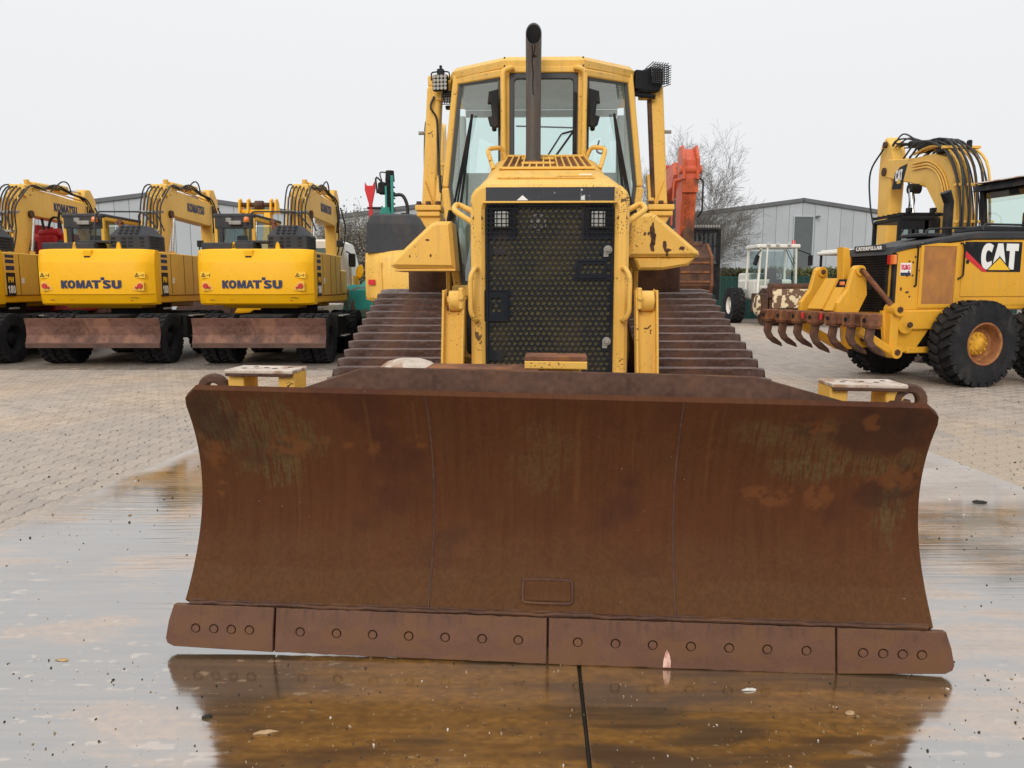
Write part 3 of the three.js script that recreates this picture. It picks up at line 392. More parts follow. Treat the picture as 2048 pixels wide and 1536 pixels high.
{ // cab
  const cab = sub('cab', dozer, [-0.02, 0, 0]), Y = M.dozerYellow;
  const F = 0.1, hx = 0.30, ox = 0.78, oz = -0.5;
  const P = { ft: V(hx, 3.25, F), fb: V(hx, 1.5, F), ot: V(0.735, 3.36, oz), om: V(0.84, 2.42, oz), ob: V(0.735, 1.5, oz) };
  const m = (v, s) => V(v.x * s, v.y, v.z);
  // roof: faceted front, rounded edge
  const roofRing = (y, o, dz = 0) => [[-0.3 - o * 0.4, F + o + dz], [0.3 + o * 0.4, F + o + dz], [0.74 + o, oz + o * 0.3 + dz], [0.8 + o, -0.75], [0.8 + o, -1.55 - o], [-0.8 - o, -1.55 - o], [-0.8 - o, -0.75], [-0.74 - o, oz + o * 0.3 + dz]].map(q => V(q[0], y + 0.15 * clamp(F - q[1], 0, 0.6), q[1])).reverse();
  part('cab_roof', loft([roofRing(3.235, 0.0), roofRing(3.25, 0.03), roofRing(3.30, 0.035), roofRing(3.335, 0.0), roofRing(3.345, -0.06)], true, 0.5), Y, cab);
  part('roof_seam', both(s => beam([s * 0.305, 3.25, F + 0.032], [s * 0.305, 3.332, F + 0.006], 0.012, 0.01, 0)), M.black, cab);
  for (const s of [-1, 1]) {
    part('front_pillar', [beam(m(P.ft, s), m(P.fb, s), 0.075, 0.07, 0.02)], Y, cab);
    part('corner_pillar', [beam(m(P.ot, s), m(P.om, s), 0.06, 0.09, 0.02), beam(m(P.om, s), m(P.ob, s), 0.075, 0.09, 0.02)], Y, cab);
    part('cab_sill', beam(V(s * (hx + 0.02), 1.53, F), V(s * 0.78, 1.53, oz), 0.06, 0.1, 0.02), Y, cab); part('roof_rail', [beam(V(s * (hx + 0.02), 3.215, F), V(s * 0.735, 3.315, oz), 0.05, 0.06, 0.015)], Y, cab);
    // slanted front side pane with a dark seal round it
    const q = [[0.345, 3.19, 0.045], [0.70, 3.28, -0.452], [0.795, 2.42, -0.455], [0.69, 1.6, -0.42], [0.345, 1.6, 0.045]].map(a => V(s * a[0], a[1], a[2]));
    part('side_pane', poly3(q), M.glass, cab);
    part('pane_seal', q.map((a, i) => beam(a, q[(i + 1) % 5], 0.028, 0.03, 0)), M.seal, cab);
    part('lower_panel', [plate3([[s * 0.30, 1.53, F], [s * 0.75, 1.53, oz], [s * 0.7, 0.95, oz], [s * 0.30, 0.95, F]], 0.03)], Y, cab);
    // door handle moulding beside the front window
    part('door_handle', [ex('x', rrect(0.0, 2.79, 0.07, 3.08, 0.03, 4), 0.035, s * 0.39, 0.008, [rrect(0.02, 2.875, 0.05, 2.99, 0.012, 3).reverse()]), ex('z', [[s * 0.35, 3.08], [s * 0.425, 3.06], [s * 0.435, 2.97], [s * 0.41, 2.97], [s * 0.4, 2.88], [s * 0.435, 2.87], [s * 0.42, 2.81], [s * 0.385, 2.785], [s * 0.35, 2.8]].map(p => s > 0 ? p : p).sort(() => 0), 0.05, 0.16, 0.008)], M.black, cab);
    part('handrail', bend([[s * 0.245, 3.235, F + 0.02], [s * 0.25, 3.235, F + 0.085], [s * 0.315, 3.21, F + 0.085], [s * 0.31, 2.6, F + 0.085], [s * 0.305, 2.5, F + 0.06]], 0.021, 0.05), Y, cab);
    // side wall behind the corner pillar
    part('rear_pillar', [beam([s * 0.79, 1.5, -1.5], [s * 0.79, 3.24, -1.5], 0.09, 0.1, 0.02), beam([s * 0.82, 1.5, -1.02], [s * 0.79, 3.24, -1.02], 0.06, 0.08, 0.02)], M.liner, cab);
    part('side_window', poly3([[s * 0.83, 2.0, -0.55], [s * 0.80, 3.28, -0.55], [s * 0.79, 3.28, -1.46], [s * 0.80, 2.0, -1.46]]), M.glass, cab);
    part('side_wall', bx(0.04, 0.75, 1.0, s * 0.83, 1.63, -1.0, 0.01), Y, cab);
    const w0 = V(s * 0.75, 2.33, -0.4), w1 = V(s * 0.585, 2.98, -0.22);
    part('side_wiper', [beam([s * 0.7, 2.24, -0.33], w1, 0.022, 0.02), beam([s * 0.735, 2.24, -0.36], w1, 0.016, 0.016), beam(w1, [s * 0.79, 2.13, -0.4], 0.02, 0.02), bx(0.05, 0.07, 0.05, s * 0.80, 2.1, -0.41, 0.012), tb([[s * 0.8, 2.09, -0.39], [s * 0.82, 2.02, -0.38], [s * 0.845, 2.05, -0.38], [s * 0.84, 2.12, -0.39]], 0.006, 6), cy([s * 0.795, 2.22, -0.4], [s * 0.82, 2.07, -0.4], 0.016, 0.022, 10)], M.black, cab);
  }
  part('windscreen', poly3([[-0.255, 2.54, F + 0.01], [0.255, 2.54, F + 0.01], [0.255, 3.19, F + 0.01], [-0.255, 3.19, F + 0.01]]), M.glass, cab);
  part('windscreen_seal', ex('z', rrect(-0.272, 2.5, 0.272, 3.21, 0.03, 3), 0.035, F + 0.01, 0.005, [rrect(-0.228, 2.55, 0.228, 3.165, 0.025, 3).reverse()]), M.seal, cab);
  part('front_panel', [bx(0.6, 0.05, 0.06, 0, 2.475, F, 0.01), bx(0.6, 0.05, 0.07, 0, 3.235, F, 0.012)], Y, cab);
  part('front_wiper', [beam([0.06, 2.53, F + 0.05], [0.235, 2.77, F + 0.05], 0.016, 0.014), beam([0.0, 2.53, F + 0.05], [0.14, 2.745, F + 0.05], 0.012, 0.012), beam([0.14, 2.745, F + 0.05], [0.235, 2.77, F + 0.05], 0.018, 0.014), beam([0.24, 2.6, F + 0.045], [0.245, 3.06, F + 0.045], 0.022, 0.018), bx(0.09, 0.035, 0.05, 0.04, 2.52, F + 0.04, 0.01)], M.black, cab);
  part('headliner', loft([roofRing(3.215, -0.045), roofRing(3.232, -0.045)], true, 0), M.liner, cab);
  part('rear_wall', [bx(1.54, 1.25, 0.05, 0, 2.07, -1.52), bx(1.5, 0.06, 0.05, 0, 3.27, -1.52)], M.liner, cab);
  part('rear_window', poly3([[-0.74, 2.7, -1.52], [0.74, 2.7, -1.52], [0.74, 3.25, -1.52], [-0.74, 3.25, -1.52]]), M.glass, cab);
  part('operator_seat', [bx(0.5, 0.14, 0.5, 0, 1.75, -0.85, 0.05), bx(0.46, 0.62, 0.13, 0, 2.08, -1.12, 0.05, [-8, 0, 0])], M.black, cab);
  part('dashboard', [bx(0.9, 0.25, 0.22, 0, 2.15, -0.2, 0.04), cy([0.33, 2.2, -0.4], [0.38, 2.55, -0.42], 0.012), bx(0.1, 0.12, 0.05, 0.47, 2.45, -0.45, 0.02)], M.plastic, cab);
  part('interior_light_rail', [beam([-0.25, 3.14, -1.46], [0.35, 3.12, -1.46], 0.015, 0.015), tb([[0.55, 2.95, -1.2], [0.53, 2.85, -1.2], [0.58, 2.83, -1.2], [0.6, 2.9, -1.2]], 0.01, 6)], M.plastic, cab);
}
{ // roll-over posts, lamps, fenders, lift arms
  for (const s of [-1, 1]) {
    const post = part('rollover_post', [beam([s * 1.035, 2.26, -0.72], [s * 0.97, 3.32, -0.72], 0.13, 0.16, 0.03), ex('z', [[s * 0.985, 2.29], [s * 1.09, 2.29], [s * 1.06, 2.5]], 0.12, -0.66, 0.01), beam([s * 0.95, 2.29, -0.66], [s * 0.935, 2.55, -0.7], 0.05, 0.08)], M.dozerYellow, dozer);
    part('post_flange', [bx(0.235, 0.05, 0.3, s * 1.03, 2.262, -0.72, 0.012), bx(0.21, 0.045, 0.28, s * 1.03, 2.208, -0.72, 0.012), ex('z', [[s * 0.92, 2.19], [s * 1.12, 2.19], [s * 1.03, 2.04], [s * 0.95, 2.04]], 0.22, -0.72, 0.01)], M.dozerYellow, post);
    for (const k of [-1, 0, 1]) part('flange_bolt', cy([s * 1.03 + k * 0.085, 2.286, -0.6], [s * 1.03 + k * 0.085, 2.318, -0.6], 0.026, 0.024, 6), M.darkRust, post);
    part('post_peg', cy([s * 1.06, 2.93, -0.72], [s * 1.125, 2.93, -0.72], 0.016, 0.016, 10), M.steel, post);
    part('roof_bracket', [bx(0.3, 0.1, 0.14, s * 0.88, 3.36, -0.72, 0.02), bx(0.16, 0.2, 0.06, s * 0.9, 3.29, -0.66, 0.01)], M.dozerYellow, post);
    if (s > 0) part('wear_strip', beam([0.965, 2.35, -0.648], [0.915, 3.2, -0.66], 0.035, 0.05), M.darkRust, post);
    if (s < 0) part('lamp_cable', [tb([[-0.97, 3.22, -0.62], [-1.0, 3.12, -0.6], [-0.955, 3.05, -0.62], [-0.945, 2.8, -0.64], [-0.93, 2.5, -0.64], [-0.9, 2.38, -0.64]], 0.01, 6), beam([-0.925, 2.4, -0.63], [-0.955, 3.1, -0.66], 0.02, 0.02)], M.hose, post);
    // fender box over the track: sloped shoulder, rounded edges
    const fp = s < 0 ? [[0.73, 1.71], [1.235, 1.715], [1.262, 1.735], [1.25, 1.775], [0.93, 2.07], [0.885, 2.09], [0.76, 2.09]] : [[0.665, 1.80], [1.22, 1.80], [1.242, 1.815], [1.238, 1.845], [0.89, 2.135], [0.85, 2.152], [0.71, 2.15]];
    const oz = s < 0 ? -0.4 : -0.4;
    const fd = part('fender', ex('z', fp.map(q => [q[0] * s, q[1]]), 0.42, -0.16, 0.03), s > 0 ? M.dozerWorn : M.dozerYellow, dozer);
    part('fender_lip', s > 0 ? ex('z', [[0.72, 1.795], [1.21, 1.795], [1.16, 1.735], [0.95, 1.70], [0.76, 1.70]], 0.38, -0.16, 0.02) : [bx(0.5, 0.02, 0.38, -0.98, 1.7, -0.16, 0.006)], M.dozerWorn, fd);
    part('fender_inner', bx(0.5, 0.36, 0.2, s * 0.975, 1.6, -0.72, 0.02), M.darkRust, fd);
    if (s > 0) { const r = rng(77), blots = [[0.86, 2.02, 0.02, 0.06], [0.85, 1.98, 0.012, 0.03], [0.83, 1.99, 0.01, 0.018], [0.868, 1.93, 0.02, 0.05], [0.86, 1.885, 0.02, 0.045], [0.96, 1.895, 0.018, 0.04], [0.985, 1.855, 0.03, 0.016], [0.98, 1.83, 0.012, 0.03], [1.1, 1.87, 0.022, 0.018], [0.8, 1.985, 0.012, 0.018], [0.875, 1.96, 0.016, 0.03]];
      part('paint_scar', blots.map(([x, y, a, b]) => ex('z', circ(0, 0, 1, 11).map(([u, v]) => { const k = 0.65 + 0.6 * r(); return [x + u * a * k, y + v * b * k]; }), 0.002, 0.0512)), M.darkRust, fd); }
    else part('paint_scar', [[-0.955, 1.94, 0.018, 0.008], [-0.93, 1.815, 0.008, 0.014], [-1.1, 1.81, 0.006, 0.012]].map(([x, y, a, b]) => ex('z', circ(x, y, 1, 8).map(([u, v]) => [x + (u - x) * a, y + (v - y) * b]), 0.002, 0.0512)), M.darkRust, fd);
    // lift arm beside the radiator guard: channel, notched head, pin
    const c = s * 0.575, top = [[-0.066, 0.4], [0.066, 0.4], [0.066, 1.53], [0.05, 1.548], [0.045, 1.42], [0.03, 1.39], [0, 1.38], [-0.03, 1.39], [-0.045, 1.42], [-0.05, 1.548], [-0.066, 1.53]];
    const ln = s * 0.03, arm = part('lift_arm', [ex('z', top.map(q => [c + q[0] + ln * (1.53 - q[1]), q[1]]), 0.05, 1.64, 0.008), ...[-1, 1].map(k => beam([c + k * 0.06 + ln * 1.1, 0.42, 1.675], [c + k * 0.06, 1.54, 1.675], 0.014, 0.075, 0.004))], M.dozerYellow, dozer);
    part('arm_pin', [cy([c - 0.03, 1.475, 1.65], [c + 0.045, 1.475, 1.65], 0.062, 0.062, 20), cy([c - 0.045, 1.475, 1.65], [c + 0.06, 1.475, 1.65], 0.03, 0.03, 14), bx(0.1, 0.05, 0.06, c, 1.39, 1.62, 0.01)], M.dozerWorn, arm);
    part('pin_bracket', [bx(0.028, 0.13, 0.1, c - s * 0.045, 1.49, 1.68, 0.01), cy([c - s * 0.045, 1.5, 1.73], [c - s * 0.045, 1.5, 1.75], 0.02, 0.018, 6)], M.dozerWorn, arm);
    part('push_arm', [beam([s * 0.62, 0.42, 1.2], [s * 0.75, 0.45, 3.02], 0.16, 0.26, 0.02)], M.dozerWorn, dozer);
    part('lift_cylinder', [cy([s * 0.3, 0.85, 1.55], [s * 0.3, 0.7, 2.4], 0.05), cy([s * 0.3, 0.7, 2.4], [s * 0.3, 0.6, 2.95], 0.03)], M.dozerWorn, dozer);
  }
  // work lamps
  const led = sub('work_lamp', dozer, [-0.905, 3.315, -0.55], [0, -6, 0]);
  part('lamp_body', [bx(0.135, 0.135, 0.05, 0, 0, 0, 0.012), bx(0.06, 0.06, 0.06, 0, 0.09, -0.02, 0.01), cy([0, 0.12, -0.02], [0, 0.15, -0.02], 0.012), ...[-1, 1].map(k => bend([[k * 0.06, 0.05, -0.03], [k * 0.08, 0.02, 0], [k * 0.08, 0.09, 0], [k * 0.03, 0.1, -0.02]], 0.006, 0.02, 6))], M.black, led);
  for (let i = 0; i < 16; i++) part('lamp_diode', cy([-0.048 + (i % 4) * 0.032, -0.048 + Math.floor(i / 4) * 0.032, 0.02], [-0.048 + (i % 4) * 0.032, -0.048 + Math.floor(i / 4) * 0.032, 0.03], 0.0145, 0.0145, 10), M.diode, led);
  const cage = (w, h, d, n) => { const o = []; for (let i = 0; i <= n; i++) { const x = -w / 2 + w * i / n, y = -h / 2 + h * i / n; o.push(cy([x, -h / 2, d], [x, h / 2, d], 0.004, 0.004, 5), cy([-w / 2, y, d], [w / 2, y, d], 0.004, 0.004, 5)); } return o; };
  const l2 = sub('caged_lamp', dozer, [-0.84, 3.185, -0.62]); part('lamp_body', [bx(0.11, 0.07, 0.08, 0, 0.04, 0, 0.015), bx(0.1, 0.03, 0.06, 0.02, -0.06, 0, 0.01)], M.black, l2); part('lamp_lens', bx(0.08, 0.05, 0.02, 0, 0.0, 0.03, 0.006), M.lens, l2); part('wire_cage', cage(0.11, 0.09, 0.06, 5), M.hose, l2);
  const l3 = sub('flood_lamp', dozer, [0.905, 3.34, -0.58], [0, 20, 0]);
  part('lamp_body', [ex('z', [[-0.13, -0.12], [0.08, -0.1], [0.12, -0.02], [0.1, 0.09], [0.0, 0.1], [-0.12, 0.05]], 0.16, -0.04, 0.015), bx(0.07, 0.16, 0.05, -0.12, -0.02, 0.02, 0.01), cy([-0.16, -0.13, 0], [0.05, -0.14, 0], 0.02)], M.black, l3);
  part('lamp_lens', bx(0.12, 0.09, 0.02, 0.045, 0.045, 0.045, 0.01), M.smokeGlass, l3);
  part('wire_cage', [...cage(0.15, 0.15, 0.08, 8).map(g => g.translate(0.06, 0.03, 0)), ...Array.from({ length: 9 }, (_, i) => cy([0.135, -0.045 + i * 0.019, -0.06], [0.16, -0.045 + i * 0.019, 0.08], 0.004, 0.004, 5)), ...Array.from({ length: 7 }, (_, i) => cy([-0.01 + i * 0.024, 0.105, -0.06], [-0.01 + i * 0.024, 0.125, 0.08], 0.004, 0.004, 5))], M.hose, l3);
}

// ---------------------------------------------------------------- the bulldozer's blade
{
  const S = [3.25, 1.25]; // texture covers the face: u along the width, v up
  const blot = (u, v, x, y, rx, ry, s, k = 1.1) => { const dx = (u * S[0] - 1.625 - x) / rx, dy = (v * S[1] - y) / ry; const q = dx * dx + dy * dy; if (q > 2.6) return 0; return sstep(1, 0.45, Math.sqrt(q) + k * (fbm(u, v, 38, 18, 4, s) - 0.5)); };
  const face = tex(1792, 700, (u, v) => {
    const x = u * S[0] - 1.625, y = v * S[1], n = fbm(u, v, 8, 4, 5, 201), st = fbm(u, v, 220, 5, 4, 203), st2 = fbm(u, v, 520, 26, 2, 205), g = fbm(u, v, 300, 120, 2, 207), m = fbm(u, v, 26, 12, 4, 209);
    let c = [0.106, 0.0385, 0.0165].map((z, i) => z * (0.72 + 0.36 * n + 0.28 * st + 0.2 * (g - 0.5)));
    const och = sstep(0.5, 0.72, st * 0.55 + m * 0.45) * 0.55; mx(c, [0.105, 0.046, 0.017], och);
    const red = sstep(0.55, 0.7, n * 0.5 + fbm(u, v, 14, 6, 4, 211) * 0.5) * 0.5; mx(c, [0.058, 0.022, 0.016], red);
    // scoured, olive-grey mill scale with fine vertical combing, and raised red scabs
    const combed = Math.max(blot(u, v, -1.28, 0.94, 0.34, 0.2, 221), blot(u, v, -1.2, 0.78, 0.2, 0.14, 223), blot(u, v, 1.2, 0.83, 0.4, 0.1, 225), blot(u, v, 1.42, 0.62, 0.1, 0.16, 227), 0.7 * blot(u, v, 0.95, 0.95, 0.3, 0.1, 229), 0.5 * blot(u, v, -0.02, 0.85, 0.16, 0.24, 231)) * sstep(0.3, 0.6, st2 * 0.7 + st * 0.3);
    mx(c, sc([0.13, 0.09, 0.038], (0.7 + 0.6 * g)), combed * 0.62);
    const dark = Math.max(blot(u, v, -1.42, 1.0, 0.16, 0.14, 241), blot(u, v, 1.3, 1.0, 0.3, 0.14, 243), blot(u, v, 1.42, 0.74, 0.16, 0.12, 245), 0.6 * blot(u, v, -1.25, 0.85, 0.2, 0.1, 246)); mx(c, [0.03, 0.02, 0.017], dark * 0.45);
    const scab = Math.max(blot(u, v, -1.46, 0.83, 0.06, 0.1, 251), blot(u, v, -1.12, 0.87, 0.12, 0.09, 253), blot(u, v, -1.46, 0.66, 0.05, 0.06, 255), blot(u, v, -0.97, 0.91, 0.04, 0.05, 257), blot(u, v, -0.86, 0.87, 0.04, 0.03, 259), blot(u, v, -0.76, 0.88, 0.05, 0.06, 261), blot(u, v, -0.55, 0.9, 0.04, 0.04, 263), blot(u, v, 0.66, 0.91, 0.04, 0.06, 265), blot(u, v, 1.08, 0.99, 0.12, 0.05, 267), blot(u, v, 1.43, 0.78, 0.13, 0.1, 269), blot(u, v, 0.92, 0.69, 0.12, 0.06, 271), blot(u, v, 1.13, 0.69, 0.09, 0.06, 273), blot(u, v, 1.28, 1.02, 0.05, 0.05, 275)) * sstep(0.35, 0.6, fbm(u, v, 90, 40, 3, 277));
    mx(c, [0.19, 0.07, 0.025], scab * 0.62);
    for (const [dx, y0, y1, w] of [[-0.76, 0.72, 1.1, 0.012], [-0.56, 0.85, 1.1, 0.014], [0.66, 0.6, 1.08, 0.01], [-1.1, 0.3, 0.9, 0.008], [0.12, 0.55, 1.05, 0.02], [0.35, 0.7, 1.0, 0.008]]) { if (Math.abs(x - dx) > 0.03) continue; const q = sstep(w, 0, Math.abs(x - dx - 0.012 * (fbm(u, v, 6, 24, 2, 281) - 0.5))) * sstep(y0, y0 + 0.15, y) * sstep(y1, y1 - 0.02, y); mx(c, [0.15, 0.065, 0.024], q * 0.5); }
    // silt washed onto the foot of the board, with a clear tide line
    const tide = sstep(0.012, -0.006, y - 0.33 - 0.05 * (fbm(u, v, 7, 2, 4, 291) - 0.5)) * 0.35 + sstep(0.1, -0.05, y - 0.46 - 0.12 * (fbm(u, v, 60, 4, 3, 293) - 0.5)) * 0.4; mx(c, sc([0.125, 0.058, 0.024], (0.8 + 0.4 * g)), tide);
    const scr = sstep(0.985, 0.99, vn(u * 160, v * 60, 160, 60, 299)) * sstep(0.6, 0.7, fbm(u, v, 9, 9, 2, 297)); mx(c, [0.5, 0.42, 0.36], scr * 0.5);
    return sc(c, 0.74);
  });
  const bumps = tex(1024, 400, (u, v) => [0.55 * fbm(u, v, 60, 24, 4, 301) + 0.3 * fbm(u, v, 300, 40, 2, 303) + 0.25 * fbm(u, v, 10, 4, 3, 305), 0, 0], null, false);
  const rough = tex(512, 200, (u, v) => [0, 0.5 + 0.3 * fbm(u, v, 30, 12, 4, 307), 0], null, false);
  const faceM = mat({ map: face, bumpMap: bumps, bumpScale: 0.004, roughnessMap: rough, roughness: 1, specularIntensity: 0.14 });
  const edgeT = tex(1024, 256, (u, v) => { const n = fbm(u, v, 14, 4, 4, 311), st = fbm(u, v, 90, 3, 3, 313), g = fbm(u, v, 200, 60, 2, 315), b = sstep(0.5, 0.62, fbm(u, v, 10, 3, 4, 317)); let c = [0.115, 0.055, 0.034].map(z => z * (0.75 + 0.35 * n + 0.25 * g)); mx(c, [0.145, 0.07, 0.03], b * 0.55); const d = sstep(0.58, 0.7, st) * sstep(0.4, 0.9, v) * 0.55; return c.map((z, i) => mix(z, [0.055, 0.035, 0.03][i], d)); }, [1.4, 0.24]);
  const edgeM = mat({ map: edgeT, roughness: 0.42, specularIntensity: 0.5, bumpMap: bumps, bumpScale: 0.001 });
  // placed in the yard's own axes: slightly more angled than the tractor, dropped a little at one end
  const holder = new THREE.Group(); holder.position.set(-0.041, 0, 3.233);
  // mouldboard: curved sheet with thickness
  const prof = t => { const y = 0.205 + 0.905 * t; return [-0.008 - 0.175 * 4 * t * (1 - t) * (1.08 - 0.16 * t) + 0.02 * t, y]; };
  const NX = 60, NY = 24, r = rng(9), jag = Array.from({ length: NX + 1 }, () => (r() - 0.5) * 0.012);
  const width = y => { const w = 1.554 - 0.03 * sstep(0.2, 1.1, y); return y > 1.065 ? w - (y - 1.065) * 1.35 : w; };
  const P = (i, j, th) => { const t = j / NY, [z, y] = prof(t), [z2, y2] = prof(Math.min(1, t + 0.02)), [z1, y1] = prof(Math.max(0, t - 0.02)), L = Math.hypot(z2 - z1, y2 - y1), u = i / NX * 2 - 1; return V(u * width(y), y - 0.014 * u * t - (j === 0 ? jag[i] : 0) + th * (z2 - z1) / L, z - th * (y2 - y1) / L); };
  const pos = [], uv = []; const quad = (a, b, c, d) => { for (const q of [a, b, c, a, c, d]) { pos.push(q.x, q.y, q.z); uv.push((q.x + 1.625) / S[0], q.y / S[1]); } };
  for (const th of [0, 0.03]) for (let i = 0; i < NX; i++) for (let j = 0; j < NY; j++) { const a = P(i, j, th), b = P(i + 1, j, th), c = P(i + 1, j + 1, th), d = P(i, j + 1, th); th ? quad(b, a, d, c) : quad(a, b, c, d); }
  for (let i = 0; i < NX; i++) { quad(P(i, NY, 0), P(i + 1, NY, 0), P(i + 1, NY, 0.03), P(i, NY, 0.03)); quad(P(i + 1, 0, 0), P(i, 0, 0), P(i, 0, 0.03), P(i + 1, 0, 0.03)); }
  for (let j = 0; j < NY; j++) { quad(P(0, j, 0.03), P(0, j, 0), P(0, j + 1, 0), P(0, j + 1, 0.03)); quad(P(NX, j, 0), P(NX, j, 0.03), P(NX, j + 1, 0.03), P(NX, j + 1, 0)); }
  const bg = new THREE.BufferGeometry(); bg.setAttribute('position', new THREE.Float32BufferAttribute(pos, 3)); bg.setAttribute('uv', new THREE.Float32BufferAttribute(uv, 2)); bg.computeVertexNormals();
  const board = toCreasedNormals(bg, 0.5); board.userData.keepUV = true;
  const blade = part('blade', board, faceM, dozer); blade.userData.label = 'wide curved rusty brown blade';
  blade.position.copy(holder.position); blade.position.y = 0.004; blade.rotation.set(0, R(-3.85 + 1.5), R(-0.36), 'YXZ');
  // welded seams run down the face
  for (const x of [-0.5, 0.53]) { const c = []; for (let k = 0; k <= 20; k++) { const [z, y] = prof(k / 20); c.push([x, y - 0.014 * x / 1.53 * k / 20, z - 0.0012]); } part('weld_seam', tb(c, 0.005, 5, false, 40), M.darkRust, blade); }
  // cutting edge in four pieces with their bolts
  const BOLTS = [-1.502, -1.422, -1.345, -1.266, -1.045, -0.888, -0.733, -0.579, -0.425, -0.269, -0.118, 0.129, 0.284, 0.436, 0.591, 0.745, 0.898, 1.054, 1.277, 1.356, 1.432, 1.507], lean = g => g.rotateX(R(-7)).translate(0, 0, 0.012);
  const rag = pts => pts.flatMap((q, i) => { const w = pts[(i + 1) % pts.length], n = Math.abs(w[0] - q[0]) > 0.3 ? 18 : 1; return Array.from({ length: n }, (_, k) => [mix(q[0], w[0], k / n), mix(q[1], w[1], k / n) + (k ? 0.0035 * (hash(Math.round(q[0] * 90) + k, i, 77) - 0.6) : 0)]); });
  const edge = (name, pts) => { pts = rag(pts); const xs = pts.map(q => q[0]), hs = BOLTS.filter(x => x > Math.min(...xs) && x < Math.max(...xs)).map(x => circ(x, 0.092, 0.0195, 16).reverse()); return part(name, lean(ex('z', pts, 0.035, 0.0, 0.003, hs)), edgeM, blade); };
  edge('end_bit', [[-1.6, 0.19], [-1.622, 0.12], [-1.634, 0.045], [-1.627, 0.025], [-1.6, 0.012], [-1.4, 0.007], [-1.163, 0.002], [-1.163, 0.097], [-1.158, 0.192], [-1.4, 0.1935]]);
  edge('cutting_edge', [[-1.155, 0.003], [-0.6, 0.0], [0.0, -0.003], [0.0, 0.19], [-0.6, 0.191], [-1.15, 0.192]]);
  edge('cutting_edge', [[0.008, -0.003], [0.6, 0.0], [1.17, 0.001], [1.166, 0.19], [0.6, 0.19], [0.008, 0.19]]);
  edge('end_bit', [[1.178, 0.004], [1.4, 0.012], [1.6, 0.02], [1.627, 0.035], [1.634, 0.055], [1.622, 0.12], [1.6, 0.188], [1.4, 0.19], [1.173, 0.19]]);
  for (const x of BOLTS) part('edge_bolt', lean(cy([x, 0.092, -0.012], [x, 0.092, 0.0165], 0.0165, 0.0155, 18)), edgeM, blade);
  part('edge_backing', [bx(3.08, 0.03, 0.05, 0, 0.198, -0.035, 0.006), bx(3.1, 0.2, 0.02, 0, 0.14, -0.045, 0.004)], M.darkRust, blade);
  part('weld_bead', tb(Array.from({ length: 60 }, (_, k) => [-1.53 + 3.06 * k / 59, 0.202 + 0.008 * (hash(k, 4, 2) - 0.5), -0.004 + 0.004 * hash(k, 6, 3)]), 0.008, 6, false, 120), M.darkRust, blade);
  part('repair_patch', ex('z', rrect(-0.1, 0.236, 0.1, 0.325, 0.012, 3), 0.016, 0, 0.005).rotateX(R(-35)).translate(0, 0.051, 0.104), faceM, blade);
  part('patch_weld', tb(rrect(-0.103, 0.233, 0.103, 0.328, 0.012, 3).map(q => [q[0], q[1], 0]), 0.006, 6, true, 90).rotateX(R(-35)).translate(0, 0.051, 0.107), M.darkRust, blade);
  part('chalk_mark', ex('z', [[0.478, 0.004], [0.508, 0.004], [0.51, 0.03], [0.503, 0.062], [0.494, 0.076], [0.487, 0.064], [0.48, 0.032]], 0.001, 0.0186).rotateX(R(-7)).translate(0, 0, 0.0122), grimy([0.62, 0.4, 0.33], { seed: 331, amp: 0.6, size: 0.1, da: 0.7, dirt: [0.35, 0.12, 0.09] }), blade);
  // spill guard: second plate standing behind the top edge
  part('spill_guard', [ex('z', [[-1.17, 1.075], [1.27, 1.075], [0.83, 1.195], [0.6, 1.2], [-0.72, 1.212], [-0.8, 1.205]], 0.025, 0, 0.006).rotateX(R(-10)).translate(0, 0.02, 0.095)], M.darkRust, blade);
  part('top_rail', [bx(2.85, 0.018, 0.06, 0.0, 1.098, -0.04, 0.006)], M.rust, blade);
  // back of the blade
  part('back_frame', [bx(2.9, 0.16, 0.14, 0, 0.34, -0.26, 0.02), bx(2.9, 0.12, 0.12, 0, 0.88, -0.25, 0.02), ...[-1.3, -0.65, 0, 0.65, 1.3].map(x => ex('x', [[-0.05, 0.2], [-0.2, 0.3], [-0.3, 0.55], [-0.28, 0.85], [-0.1, 1.06], [-0.14, 0.9], [-0.2, 0.65], [-0.16, 0.4]].map(q => [q[0], q[1]]), 0.03, x))], M.dozerWorn, blade);
  part('pivot_tower', [bx(0.5, 0.5, 0.3, 0, 0.55, -0.38, 0.05), cy([0, 0.3, -0.55], [0, 0.8, -0.55], 0.12, 0.12, 18)], M.dozerWorn, blade);
  // steps and lifting eyes along the top
  for (const [x, y, tilt] of [[-1.29, 1.172, 0], [1.335, 1.148, 0]]) { const s = Math.sign(x), st = part('step_plate', [bx(0.31, 0.018, 0.2, x, y, -0.33, 0.006)], M.wornStep, blade);
    for (const k of [-0.115, 0.115]) part('step_bracket', bx(0.075, 0.16, 0.16, x + k, y - 0.085, -0.34, 0.008), M.dozerWorn, st);
    part('step_rim', bx(0.3, 0.014, 0.012, x, y - 0.014, -0.236, 0.003), M.darkRust, st); part('step_hole', [[0, 0], [0.05, 0.03], [-0.06, -0.03], [0.1, -0.03], [-0.09, 0.03]].map(([a, b]) => cy([x + a, y + 0.0085, -0.33 + b], [x + a, y + 0.0105, -0.33 + b], 0.012, 0.012, 10)), M.darkRust, st);
    part('lifting_eye', [ex('z', [...circ(s * 1.515, 1.085, 0.072, 20)], 0.045, -0.28, 0.008, [circ(s * 1.515, 1.085, 0.032, 14).reverse()]), bx(0.1, 0.12, 0.045, s * 1.47, 1.03, -0.28, 0.01)].map(g => g), M.darkRust, blade); }
